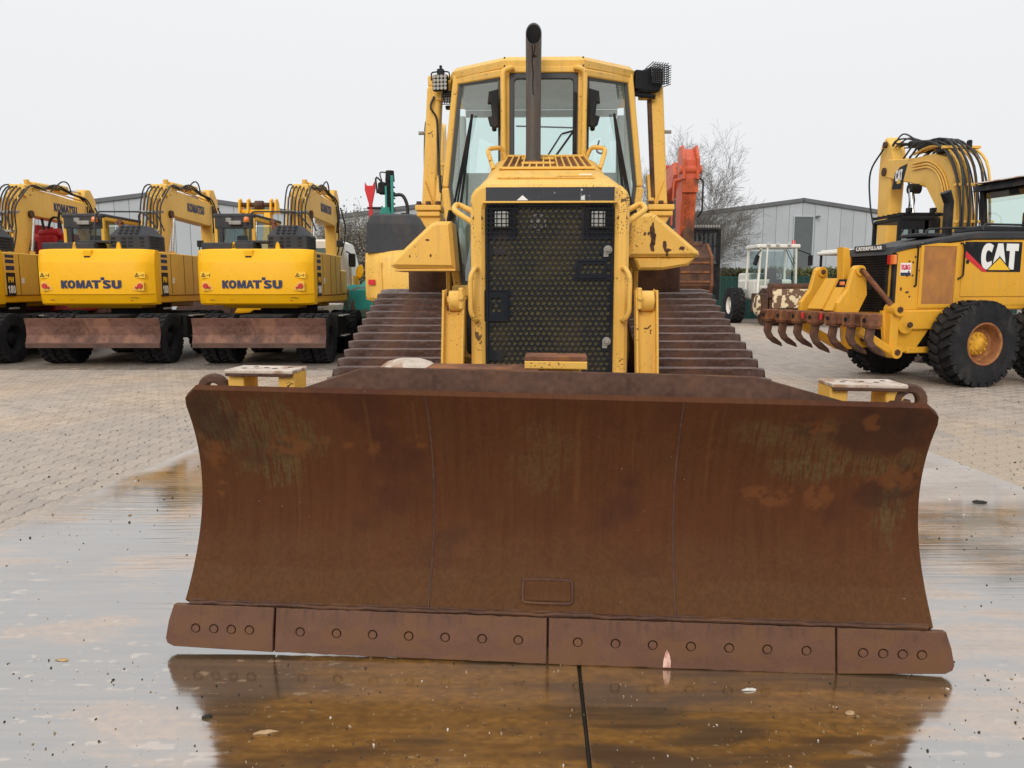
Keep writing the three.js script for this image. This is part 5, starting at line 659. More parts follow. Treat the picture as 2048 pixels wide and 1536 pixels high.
  part('boom_cylinder', [cy([-0.38, 1.9, -0.3], [-0.38, 3.0, -0.75], 0.08), cy([-0.42, 3.95, -1.05], [-0.16, 3.95, -1.05], 0.12)], M.black, boom); part('cylinder_rod', cy([-0.38, 3.0, -0.75], [-0.38, 3.95, -1.05], 0.045), M.chrome, boom);
  part('steel_pipe', hoses([0, 1, 2, 3, 4].map(i => [[2.3, 0.75 + 0.03 * i], [3.2, 0.88], [4.2 + 0.02 * i, 0.66], [4.7, 0.1], [4.86, -0.6], [4.8 + 0.03 * i, -1.3]]), 0.03, -0.22, 0.15, M.paleYellow), M.paleYellow, boom);
  part('hydraulic_hose', [...hoses([0, 1, 2, 3].map(i => [[2.0, 0.95], [3.0, 1.02 + 0.02 * i], [4.2, 0.82], [4.82, 0.3 - 0.06 * i], [4.98, -0.4], [4.9, -1.1]]), 0.025, -0.28, 0.14), tb([[-0.25, 5.2, -2.8], [-0.3, 4.7, -3.35], [-0.28, 3.8, -3.3], [-0.2, 3.0, -3.1]], 0.025, 6), tb([[0.25, 4.3, -2.4], [0.28, 3.8, -2.1], [0.26, 3.3, -2.3], [0.2, 2.9, -2.6]], 0.025, 6), tb([[0.2, 4.2, -2.3], [0.24, 3.7, -2.25], [0.2, 3.2, -2.4]], 0.022, 6), tb([[-0.2, 5.1, -1.2], [-0.24, 5.25, -1.7], [-0.2, 5.3, -2.3], [-0.1, 5.2, -2.7]], 0.022, 6)], M.hose, boom);
  part('hydraulic_hose', Array.from({ length: 9 }, (_, i) => { const x = -0.34 + 0.08 * i, k = hash(i, 9, 2); return tb([[x, 2.2, 0.7 + 0.2 * k], [x + 0.03, 3.1, 0.72 + 0.3 * k], [x - 0.02, 4.0 + 0.2 * k, 0.55 + 0.15 * k], [x, 4.6 + 0.15 * k, 0.1], [x + 0.02, 4.85 + 0.2 * k, -0.6 - 0.5 * k], [x, 4.75, -1.2 - 0.4 * k]], 0.016 + 0.008 * k, 6); }), M.hose, boom); part('hydraulic_hose', Array.from({ length: 4 }, (_, i) => tb([[-0.2 + 0.12 * i, 5.2, -2.4 - 0.1 * i], [-0.26 + 0.15 * i, 5.38 - 0.1 * i, -1.8], [-0.2 + 0.12 * i, 5.1, -1.2]], 0.02, 6)), M.hose, boom);
  part('pipe_clamp', [[3.0, 0.86], [3.8, 0.78], [4.7, 0.2]].map(([y, z]) => bx(0.85, 0.06, 0.1, 0.05, y, z, 0.01)), M.paleYellow, boom);
  for (const [w, h, d, x, y, z] of [[0.3, 0.22, 0.35, 0, 4.78, -0.3], [0.3, 0.16, 0.2, 0, 4.9, -1.2], [0.1, 0.2, 0.1, 0.2, 4.75, 0.25]]) part('boom_bracket', bx(w, h, d, x, y, z, 0.03), M.black, boom);
  part('side_pipe', [0, 1, 2].map(i => tb([[-0.235, 2.4, 0.42 - i * 0.1], [-0.235, 3.4, 0.4 - i * 0.1], [-0.235, 4.1, 0.1 - i * 0.1], [-0.235, 4.5 - i * 0.07, -0.5], [-0.235, 4.58 - i * 0.07, -1.3]], 0.022, 6)), M.paleYellow, boom);
}
{ // orange excavator facing the bulldozer from behind
  const t = thing('crawler_excavator', 'orange excavator with raised worn stick and brown bucket behind the bulldozer', 'excavator', [3.17, 0, -18.6], 0);
  tracks(t, 1.05, 0.6, 3.8, 0.9); part('undercarriage', [bx(1.6, 0.5, 2.2, 0, 0.75, 0, 0.05), cy([0, 0.9, 0], [0, 1.25, 0], 0.6, 0.6, 24)], M.chassis, t);
  part('body', [bx(2.5, 0.35, 3.0, 0, 1.45, -0.4, 0.05), bx(0.9, 0.9, 2.2, -0.75, 1.95, -0.4, 0.06), bx(2.4, 1.0, 0.7, 0, 1.95, -1.7, 0.12)], M.orange, t);
  const cab = part('cab', [...[[0.72, 1.4], [1.5, 1.4], [0.72, -0.3], [1.5, -0.3]].map(([x, z]) => bx(0.08, 1.6, 0.08, x, 2.1, z, 0.02)), bx(0.85, 0.08, 1.8, 1.11, 2.86, 0.55, 0.03), bx(0.85, 0.7, 0.05, 1.11, 1.75, 1.4)], M.black, t);
  part('roof_grating', Array.from({ length: 14 }, (_, i) => bx(0.03, 0.06, 1.7, 0.72 + i * 0.06, 2.94, 0.55)), M.steel, cab); part('front_guard', [...Array.from({ length: 8 }, (_, i) => bx(0.02, 0.75, 0.02, 0.76 + i * 0.1, 2.45, 1.45)), ...[2.2, 2.5, 2.8].map(y => bx(0.8, 0.02, 0.02, 1.11, y, 1.46))], M.black, cab); part('cab_window', poly3([[0.75, 2.1, 1.4], [1.47, 2.1, 1.4], [1.47, 2.8, 1.4], [0.75, 2.8, 1.4]]), M.smokeGlass, cab);
  const boom = part('boom', ex('x', [[0.2, 1.6], [0.7, 1.6], [1.9, 2.9], [2.9, 3.35], [4.1, 3.42], [4.3, 3.65], [4.1, 3.9], [2.7, 3.85], [1.4, 3.3], [0.5, 2.3]], 0.32, 0, 0.03), M.orange, t);
  part('boom_bracket', bx(0.24, 0.24, 0.3, -0.05, 3.9, 2.9, 0.04), M.red, boom); part('boom_bracket', bx(0.3, 0.2, 0.3, -0.3, 3.2, 1.9, 0.04), M.red, boom); part('cylinder_pin', cy([-0.3, 3.75, 2.6], [0.3, 3.75, 2.6], 0.07), M.red, boom); part('hydraulic_hose', [tb([[-0.24, 3.75, 3.0], [-0.28, 3.3, 3.3], [-0.26, 2.8, 3.2], [-0.23, 3.2, 2.8]], 0.025, 6), tb([[-0.18, 3.9, 2.4], [-0.22, 4.08, 3.0], [-0.18, 3.9, 3.5]], 0.025, 6)], M.hose, boom);
  const st = part('stick', [ex('x', [[4.2, 4.02], [4.45, 4.08], [4.7, 3.85], [4.72, 3.5], [4.5, 2.5], [4.3, 2.3], [4.15, 2.5], [4.1, 3.4]], 0.26, 0.05, 0.025)], M.orange, t);
  part('stick_face', bx(0.25, 0.75, 0.03, 0.05, 2.9, 4.6, 0.01, [10, 0, 0]), M.wornOrange, st); part('stick_cap', bx(0.29, 0.26, 0.05, 0.05, 3.4, 4.7, 0.01), M.wornOrange, st); for (const x of [-0.08, 0.17]) part('stick_head', ex('x', [[4.3, 3.5], [4.78, 3.5], [4.8, 3.85], [4.6, 4.12], [4.35, 4.12]], 0.055, x, 0.015), M.orange, st); part('stick_pin', cy([-0.16, 3.68, 4.68], [0.25, 3.68, 4.68], 0.08), M.orange, st);
  part('steel_pipe', bend([[0.24, 3.55, 4.55], [0.31, 3.5, 4.6], [0.31, 2.95, 4.58], [0.24, 2.85, 4.5]], 0.018, 0.06), M.hose, st); part('steel_pipe', bend([[-0.12, 3.5, 4.7], [-0.24, 3.5, 4.7], [-0.24, 2.7, 4.55]], 0.018, 0.06), M.orange, st); part('tipping_link', ex('z', [[-0.08, 2.2], [0.18, 2.2], [0.14, 2.6], [0.05, 2.7], [-0.04, 2.6]], 0.12, 4.6, 0.02), M.darkRust, st); part('link_pin', cy([-0.22, 2.33, 4.58], [0.32, 2.33, 4.58], 0.08), M.darkRust, st);
  const bk = part('bucket', ex('x', [[4.2, 2.35], [4.6, 2.35], [4.95, 2.1], [5.0, 1.6], [4.8, 1.35], [4.2, 1.3], [4.75, 1.5], [4.85, 1.75], [4.8, 2.0], [4.55, 2.2], [4.2, 2.25]], 1.15, -0.16, 0.015), M.darkRust, t); for (const x of [-0.74, 0.42]) part('bucket_side', [x].map(x => ex('x', [[4.2, 2.37], [4.62, 2.37], [4.98, 2.12], [5.03, 1.6], [4.82, 1.33], [4.2, 1.3]], 0.05, x, 0.01)), M.rust, bk); for (let i = 0; i < 4; i++) part('wear_bar', bx(1.08, 0.035, 0.02, -0.16, 1.5 + i * 0.17, 5.012 - Math.abs(i - 1) * 0.02, 0.005), M.rust, bk);
}

// ---------------------------------------------------------------- motor grader with rear ripper (front towards +x of its own group)
{
  const t = thing('motor_grader', 'yellow motor grader with rusty seven-shank rear ripper parked on the pavers', 'motor grader', [7.12, 0, -12.93], 14.5), Y = M.graderYellow;
  const tg = tyreGeo(0.685, 0.44, 0.33, 26, 0.045), rg = join([lathe([[0.335, -0.2], [0.33, 0.19], [0.345, 0.215], [0.325, 0.225], [0.3, 0.2], [0.29, 0.06], [0.27, 0.02], [0, 0.02]], 32).rotateX(Math.PI / 2)]), hb = join([lathe([[0.19, 0.02], [0.185, 0.075], [0.11, 0.085], [0.1, 0.12], [0, 0.13]], 24).rotateX(Math.PI / 2), ...Array.from({ length: 10 }, (_, i) => { const a = i / 10 * 2 * Math.PI; return cy([Math.cos(a) * 0.148, Math.sin(a) * 0.148, 0.07], [Math.cos(a) * 0.148, Math.sin(a) * 0.148, 0.105], 0.019, 0.017, 6); })]); rg.userData.done = hb.userData.done = true; tg.rotateY(-Math.PI / 2);
  for (const x of [0, 1.58]) for (const z of [1.0, -0.98]) { const w = sub('wheel', t, [x, 0.68, z], [0, z > 0 ? 0 : 180, 0]); part('tyre', tg, M.rubber, w); part('rim', rg, M.rimRust, w); part('hub', hb, M.graderRim, w); }
  for (const z of [0.72, -0.7]) part('tandem_case', bx(2.2, 0.4, 0.2, 0.79, 0.7, z, 0.06), Y, t);
  const C = 0.13, hw = 0.53;
  // rear body: engine enclosure, slightly higher to the front
  const hood = part('engine_body', ex('z', [[-1.28, 1.2], [2.3, 1.2], [2.3, 2.38], [0.2, 2.33], [-1.28, 2.14]], hw * 2, C, 0.02), Y, t);
  part('hood_top', [ex('z', [[-1.36, 2.08], [-1.3, 2.2], [-0.4, 2.36], [0.3, 2.47], [2.3, 2.5], [2.3, 2.37], [0.2, 2.335], [-1.28, 2.145]], hw * 2 + 0.04, C, 0.025), bx(0.5, 0.06, 0.5, -0.3, 2.42, C, 0.02), bx(1.2, 0.1, 0.6, 1.2, 2.54, C, 0.03)], M.plastic, t);
  part('hood_rail', [bend([[0.5, 2.5, C + 0.4], [0.52, 2.6, C + 0.4], [1.7, 2.6, C + 0.4], [1.72, 2.5, C + 0.4]], 0.018, 0.05), bend([[-0.6, 2.4, C + 0.35], [-0.55, 2.5, C + 0.35], [0.2, 2.54, C + 0.35]], 0.016, 0.05)], M.hose, t);
  part('exhaust_stack', [cy([-0.02, 2.4, C + 0.2], [-0.02, 2.98, C + 0.2], 0.075, 0.075, 18), cy([-0.02, 2.95, C + 0.2], [-0.1, 3.12, C + 0.2], 0.076, 0.085, 18)], M.black, t);
  const side = C + hw;
  const mp = part('mesh_panel', bx(0.64, 0.94, 0.012, -0.45, 1.77, side + 0.004, 0.003), M.rustMesh, t); part('panel_frame', ex('z', rrect(-0.82, 1.24, -0.06, 2.27, 0.01, 2), 0.02, side + 0.008, 0.004, [rrect(-0.76, 1.3, -0.13, 2.22, 0.01, 2).reverse()]), Y, mp);
  part('door_panel', [ex('z', [[0.0, 1.42], [1.9, 1.42], [1.9, 2.33], [0.0, 2.31]], 0.016, side + 0.006, 0.004), bx(1.8, 0.1, 0.01, 1.0, 1.33, side + 0.003)], Y, t);
  part('door_handle', [bend([[-0.06, 2.27, side], [-0.05, 2.27, side + 0.05], [-0.01, 2.2, side + 0.05], [-0.01, 1.75, side + 0.05], [-0.09, 1.7, side + 0.03]], 0.014, 0.03), bend([[-0.9, 2.22, side], [-0.9, 2.22, side + 0.04], [-0.9, 1.6, side + 0.04], [-0.9, 1.58, side]], 0.014, 0.03), bx(0.05, 0.06, 0.02, 0.09, 1.98, side + 0.02, 0.008)], M.black, t);
  // printed badge: black field, red slash, white letters, yellow triangle
  const bd = part('maker_badge', ex('z', [[0.02, 2.3], [1.17, 2.31], [1.17, 1.82], [0.48, 1.82], [0.02, 2.17]], 0.003, side + 0.0165), M.black, t);
  part('badge_stripe', ex('z', [[0.02, 2.17], [0.02, 2.06], [0.4, 1.82], [0.5, 1.82]], 0.003, side + 0.0185), M.redPrint, bd);
  part('badge_lettering', [mv(letters('C', 0.235, 0.42, 0.07), [0.47, 2.07, side + 0.018]), mv(letters('A', 0.3, 0.42, 0.07), [0.725, 2.07, side + 0.018]), mv(letters('T', 0.25, 0.42, 0.07), [0.975, 2.07, side + 0.018])], M.whitePrint, bd);
  part('badge_triangle', ex('z', [[0.5, 1.85], [0.95, 1.85], [0.725, 2.045]], 0.003, side + 0.0235), M.yellowPrint, bd); part('badge_outline', ex('z', [[0.465, 1.838], [0.985, 1.838], [0.725, 2.075]], 0.002, side + 0.0225), M.black, bd);
  part('round_sticker', bx(0.2, 0.2, 0.003, -1.08, 1.85, side + 0.0015), M.whitePrint, t); part('sticker_print', mv(letters('BIG', 0.17, 0.08, 0.03), [-1.08, 1.885, side + 0.003]), M.pinkPrint, t); part('sticker_footer', bx(0.19, 0.05, 0.003, -1.08, 1.775, side + 0.004), M.navy, t);
  const rv = []; for (let i = 0; i < 16; i++) rv.push(cy([-1.2 + 0.42 * hash(i, 1, 3), 1.35 + 0.85 * hash(i, 2, 3), side], [-1.2 + 0.42 * hash(i, 1, 3), 1.35 + 0.85 * hash(i, 2, 3), side + 0.006], 0.018, 0.016, 8)); part('panel_bolts', rv, M.darkRust, t);
  // rear face
  const rx = -1.3; const rear = part('rear_grille', bx(0.05, 0.98, 0.84, rx, 1.66, C - 0.02, 0.01), M.black, t);
  for (let i = 0; i < 22; i++) part('grille_slat', bx(0.03, 0.014, 0.8, rx - 0.03, 1.2 + i * 0.042, C - 0.02, 0, [0, 0, 25]), M.black, rear);
  part('rear_nameplate', bx(0.04, 0.1, 0.7, rx - 0.03, 2.2, C, 0.01), M.plastic, rear); part('nameplate_lettering', mv(letters('CATERPILLAR', 0.6, 0.06, 0.02), [rx - 0.052, 2.2, C], [0, -90, 0]), M.whitePrint, rear); part('fan_hub', [cy([rx - 0.05, 1.62, C + 0.05], [rx - 0.04, 1.62, C + 0.05], 0.1, 0.1, 18)], M.chassis, rear);
  for (const z of [C - hw + 0.03, C + hw - 0.02]) { const l = sub('tail_light', t, [rx - 0.03, 2.0, z]); part('red_lens', bx(0.06, 0.15, 0.075, 0, 0, -0.04, 0.01), M.redLens, l); part('amber_lens', bx(0.06, 0.15, 0.075, 0, 0, 0.04, 0.01), M.amberLens, l); }
  part('corner_guard', [bx(0.06, 0.9, 0.08, rx + 0.02, 1.65, C + hw - 0.02, 0.02), bx(0.08, 0.2, 0.1, rx, 1.32, C + hw - 0.05, 0.02)], M.black, t);
  // lower frame
  part('rear_frame', [bx(2.2, 0.32, 1.15, -0.2, 1.05, C, 0.03), ex('z', [[-1.45, 1.2], [-0.2, 1.2], [-0.5, 0.95], [-0.8, 0.55], [-1.35, 0.5]], 0.08, side - 0.05, 0.01), ex('z', [[-1.45, 1.2], [-0.2, 1.2], [-0.5, 0.95], [-0.8, 0.55], [-1.35, 0.5]], 0.08, C - hw + 0.05, 0.01), bx(0.9, 0.1, 0.1, -0.5, 0.56, side - 0.05, 0.02)], Y, t);
  part('belly', [bx(2.6, 0.4, 0.8, 0.2, 0.85, C, 0.03), cy([0, 0.68, -0.9], [0, 0.68, 0.9], 0.15)], M.chassis, t);
  part('front_frame', [bx(5.4, 0.36, 0.34, 5.0, 1.75, C, 0.04), bx(0.5, 1.0, 0.6, 7.4, 1.3, C, 0.06)], Y, t); for (const z of [0.95, -0.7]) { const w = sub('wheel', t, [7.4, 0.68, z], [0, z > 0 ? 0 : 180, 0]); part('tyre', tg, M.rubber, w); part('rim', rg, M.rimRust, w); part('hub', hb, M.graderRim, w); }
  // cab (front end of it lies outside the picture)
  const cabAt = sub('cab', t, [0.85, 0, 0]);
  const cab = cabAt; part('cab_frame', [...[[0.72, 0.58], [0.72, -0.4], [2.3, 0.75], [2.3, -0.55]].map(([x, z], i) => beam([x - (i < 2 ? 0.04 : 0), 2.3, z], [x - (i < 2 ? 0.16 : 0), 3.28, z], 0.09, 0.09, 0.02)), ex('z', [[0.45, 3.26], [2.5, 3.3], [2.5, 3.42], [0.5, 3.38]], 1.35, C, 0.03), bx(1.6, 0.9, 0.05, 1.55, 1.9, 0.75), bx(0.08, 0.14, 1.0, 0.62, 3.2, C, 0.02), bx(0.1, 0.12, 1.0, 0.72, 2.42, C, 0.02)], M.black, cab);
  part('cab_roof_trim', [ex('z', [[0.42, 3.395], [2.5, 3.435], [2.5, 3.46], [0.44, 3.415]], 1.2, C, 0.008)], M.wornStep, cab); part('roof_rail', bend([[0.45, 3.45, C + 0.5], [0.45, 3.55, C + 0.5], [1.6, 3.57, C + 0.5]], 0.015, 0.04), M.steel, cab);
  part('cab_window', poly3([[0.64, 2.45, C - 0.45], [0.64, 2.45, C + 0.42], [0.55, 3.22, C + 0.42], [0.55, 3.22, C - 0.45]]), M.glass, cab); part('cab_window', poly3([[0.7, 2.42, 0.62], [2.3, 2.42, 0.77], [2.3, 3.25, 0.77], [0.58, 3.25, 0.62]]), M.glass, cab); part('cab_window', poly3([[0.7, 2.42, -0.42], [2.3, 2.42, -0.55], [2.3, 3.25, -0.55], [0.58, 3.25, -0.42]]), M.glass, cab);
  part('operator_seat', [bx(0.12, 0.5, 0.42, 1.15, 2.65, C, 0.05), bx(0.1, 0.16, 0.24, 1.15, 2.98, C, 0.04)], M.black, cab); part('steering_column', [cy([1.8, 2.3, C], [1.65, 2.8, C], 0.03), new THREE.TorusGeometry(0.17, 0.015, 6, 20).rotateY(1.2).translate(1.63, 2.82, C)], M.black, cab);
  // ripper
  const rp = sub('ripper', t);
  part('ripper_beam', [bx(0.16, 0.17, 2.8, -2.12, 1.08, -0.08, 0.02), bx(0.2, 0.2, 0.5, -2.1, 1.08, 1.0, 0.02)], M.rust, rp);
  const bracket = (z, k) => part('ripper_bracket', [ex('z', [[-2.1, 1.16], [-1.7, 1.16], [-1.55, 1.5], [-1.6, 2.0], [-1.72, 2.06], [-1.84, 2.0], [-1.93, 1.6], [-2.1, 1.35]].map(([x, y]) => [x, mix(1.16, y, k)]), 0.09, z, 0.015), cy([-1.72, 1.16 + 0.8 * k, z - 0.08], [-1.72, 1.16 + 0.8 * k, z + 0.08], 0.085, 0.085, 16)], Y, rp);
  bracket(0.36, 0.84); bracket(-0.58, 0.84); part('ripper_plate', [plate3([[-2.08, 1.2, -0.35], [-2.08, 1.2, 0.05], [-1.82, 1.7, 0.05], [-1.82, 1.7, -0.25]], 0.04), plate3([[-2.08, 1.18, 0.08], [-2.08, 1.18, 0.3], [-1.88, 1.55, 0.3], [-1.88, 1.55, 0.08]], 0.04)], Y, rp);
  part('upright_box', [ex('z', [[-1.75, 1.7], [-1.6, 1.7], [-1.66, 2.2], [-1.78, 2.22]], 0.17, -0.02, 0.01)], Y, rp);
  part('ripper_cylinder', [cy([-1.72, 1.84, 0.46], [-1.3, 1.22, 0.74], 0.04), cy([-1.72, 1.84, -0.68], [-1.3, 1.22, -0.6], 0.04)], M.rust, rp);
  part('lower_linkage', [beam([-2.0, 0.92, 0.75], [-1.32, 0.55, 0.72], 0.12, 0.14, 0.02), beam([-2.0, 0.92, -0.6], [-1.32, 0.55, -0.5], 0.12, 0.14, 0.02), cy([-1.3, 0.55, 0.6], [-1.3, 0.55, 0.84], 0.1, 0.1, 16), cy([-1.3, 1.22, 0.6], [-1.3, 1.22, 0.84], 0.1, 0.1, 16), bx(0.16, 0.75, 0.12, -1.3, 0.9, 0.7, 0.02), cy([-1.1, 0.98, 0.64], [-1.1, 0.98, 0.76], 0.14, 0.14, 20)], Y, rp);
  part('linkage_pin', [[-1.3, 0.55], [-1.3, 1.22], [-1.1, 0.98]].map(([x, y]) => cy([x, y, 0.84], [x, y, 0.87], 0.05, 0.045, 6)).concat([0.44, -0.5].map(z => cy([-1.72, 1.832, z], [-1.72, 1.832, z + 0.03], 0.045, 0.04, 6))), M.darkRust, rp);
  const down = (pts, f) => ex('z', pts.map(([x, y]) => [-2.16 + x, 1.0 - (1.0 - y) * f]), 0.055, 0, 0.008);
  [1.25, 0.84, 0.42, -0.03, -0.48, -0.92, -1.36].forEach((z, i) => { const f = 0.6 + 0.08 * hash(i, 4, 4), sk = part('shank', down([[-0.07, 1.0], [-0.1, 0.7], [-0.04, 0.52], [0.12, 0.38], [0.2, 0.3], [0.2, 0.42], [0.1, 0.52], [0.04, 0.66], [0.07, 1.0]], f).translate(0, -0.01, z), M.shankSteel, rp);
    part('shank_pocket', [bx(0.24, 0.2, 0.2, -2.16, 1.08, z, 0.025), bx(0.2, 0.04, 0.16, -2.16, 0.98, z, 0.01)], M.rust, sk); part('shank_pin', cy([-2.29, 1.08, z], [-2.27, 1.08, z], 0.035, 0.035, 12), M.black, sk);
    part('shank_tip', down([[-0.03, 0.5], [0.1, 0.35], [0.28, 0.25], [0.25, 0.36], [0.1, 0.53]], f).scale(1, 1, 1.35).translate(0, -0.01, z), M.darkRust, sk); });
  part('red_marker', [[-0.28], [0.2]].map(([z]) => bx(0.02, 0.1, 0.05, -2.245, 1.1, z, 0.006)), M.redPrint, rp);
}

// ---------------------------------------------------------------- other machines behind
{ // red demolition attachment carrier between the first two excavators
  const t = thing('red_drilling_machine', 'dark red machine with looped black hoses between two wheeled excavators', 'machine', [-12.0, 0, -19.6], 0);
  tracks(t, 0.8, 0.45, 3.0, 0.8); part('body', [bx(1.7, 1.1, 2.2, -0.1, 1.5, 0, 0.08), bx(1.2, 0.8, 1.0, 0.05, 2.5, 0.1, 0.08), bx(0.7, 0.3, 0.7, -0.3, 3.0, 0, 0.05)], M.red, t);
  part('hydraulic_arm', [cy([0.6, 2.0, 0.2], [0.95, 2.85, 0.3], 0.12), cy([0.85, 2.3, 0.4], [1.0, 2.9, 0.4], 0.09), bx(0.3, 0.35, 0.3, 0.75, 2.75, 0.3, 0.05), cy([0.2, 2.9, 0.5], [0.7, 2.95, 0.5], 0.1)], M.red, t);
  part('hydraulic_hose', [tb([[-0.1, 2.9, 0.5], [0.0, 3.35, 0.5], [0.2, 3.4, 0.5], [0.3, 2.95, 0.5]], 0.03, 6), tb([[0.3, 2.9, 0.4], [0.45, 3.3, 0.4], [0.6, 3.3, 0.4], [0.68, 2.9, 0.4]], 0.03, 6), tb([[0.65, 2.9, 0.5], [0.72, 3.45, 0.5], [0.85, 3.2, 0.5], [0.98, 2.7, 0.5]], 0.03, 6)], M.hose, t); part('side_plate', bx(0.5, 0.35, 0.02, -0.1, 2.55, 0.62, 0.01), M.darkRust, t);
}
{ // yellow machine standing behind the last two excavators, only its coupler head is seen
  const t = thing('yellow_loader', 'yellow loader with raised coupler head behind the wheeled excavators', 'loader', [-8.2, 0, -25], 0);
  const tg = tyreGeo(0.6, 0.4, 0.3, 20, 0.04), rg = rimGeo(0.3, 0.4, 0.3); for (const z of [1.2, -1.2]) for (const s of [-1, 1]) wheel(t, [s * 0.9, 0.59, z], tg, rg, M.rubber, M.yellowRim ?? M.fadedYellow, s < 0);
  part('body', [bx(1.7, 0.9, 3.4, 0, 1.2, 0, 0.1), bx(1.4, 1.2, 1.6, 0, 2.1, -0.6, 0.1)], M.brightYellow, t);
  part('lift_boom', [beam([-0.3, 1.4, 0.8], [-0.25, 4.0, 0.3], 0.2, 0.3), beam([0.3, 1.4, 0.8], [0.35, 4.0, 0.3], 0.2, 0.3), bx(1.0, 0.12, 0.3, 0, 4.0, 0.3, 0.03)], M.brightYellow, t);
  for (const x of [-0.52, -0.25, 0.48, 0.64]) part('coupler_ear', ex('x', [[0.1, 3.95], [0.55, 3.95], [0.5, 4.35], [0.35, 4.42], [0.2, 4.3]], 0.06, x, 0.01), M.brightYellow, t); part('coupler_pin', [cy([-0.55, 4.22, 0.34], [0.66, 4.22, 0.34], 0.07), cy([-0.05, 4.2, 0.34], [0.2, 4.2, 0.34], 0.15)], M.darkRust, t);
}
{ // white cab with mirrors beyond the last wheeled excavator
  const t = thing('white_truck', 'white truck cab with black and yellow mirrors beyond the end wheeled excavator', 'truck', [-5.35, 0, -22], 0);
  const tg = tyreGeo(0.5, 0.3, 0.26, 18, 0.02), rg = rimGeo(0.26, 0.3, 0.3); for (const z of [1.4, -1.6]) for (const s of [-1, 1]) wheel(t, [s * 0.85, 0.5, z], tg, rg, M.rubber, M.chassis, s < 0);
  part('body', [bx(1.5, 0.6, 4.2, 0, 0.85, 0, 0.05), ex('z', [[-0.7, 1.1], [0.62, 1.1], [0.66, 2.2], [0.5, 2.85], [0.3, 2.95], [-0.7, 2.95]], 1.5, -0.6, 0.06)], M.white, t); part('cab_window', bx(0.9, 0.7, 0.02, -0.1, 2.35, 0.155), M.smokeGlass, t);
  part('mirror', [bx(0.2, 0.38, 0.12, 0.78, 2.35, 0.3, 0.04), cy([0.6, 2.6, 0.2], [0.8, 2.5, 0.3], 0.02)], M.black, t); part('round_mirror', [mv(lathe([[0, 0.04], [0.16, 0.02], [0.18, 0], [0.16, -0.05], [0, -0.07]], 20), [0, 0, 0], [70, 0, 20]).scale(0.75, 1.2, 1).translate(1.0, 2.02, 0.35)], M.brightYellow, t); part('mirror_post', [bend([[0.72, 2.3, 0.3], [0.72, 1.6, 0.3], [0.6, 1.1, 0.2]], 0.04, 0.1), bend([[1.0, 1.85, 0.35], [0.9, 1.65, 0.3], [0.72, 1.6, 0.3]], 0.015, 0.05)], M.chrome, t);
  part('side_ladder', [ex('x', [[0.2, 1.0], [1.0, 1.0], [1.0, 1.9], [0.2, 1.9]], 0.03, 0.95, 0.005), bx(0.04, 0.5, 0.2, 0.97, 1.6, 0.55, 0.01)].concat([ex('z', [[0.78, 0.85], [1.35, 0.85], [1.35, 1.85], [1.2, 1.75], [0.78, 1.25]], 0.04, 0.4, 0.006)]), M.brightYellow, t); part('ladder_slot', bx(0.12, 0.5, 0.02, 1.12, 1.4, 0.43), M.darkRust, t);
}
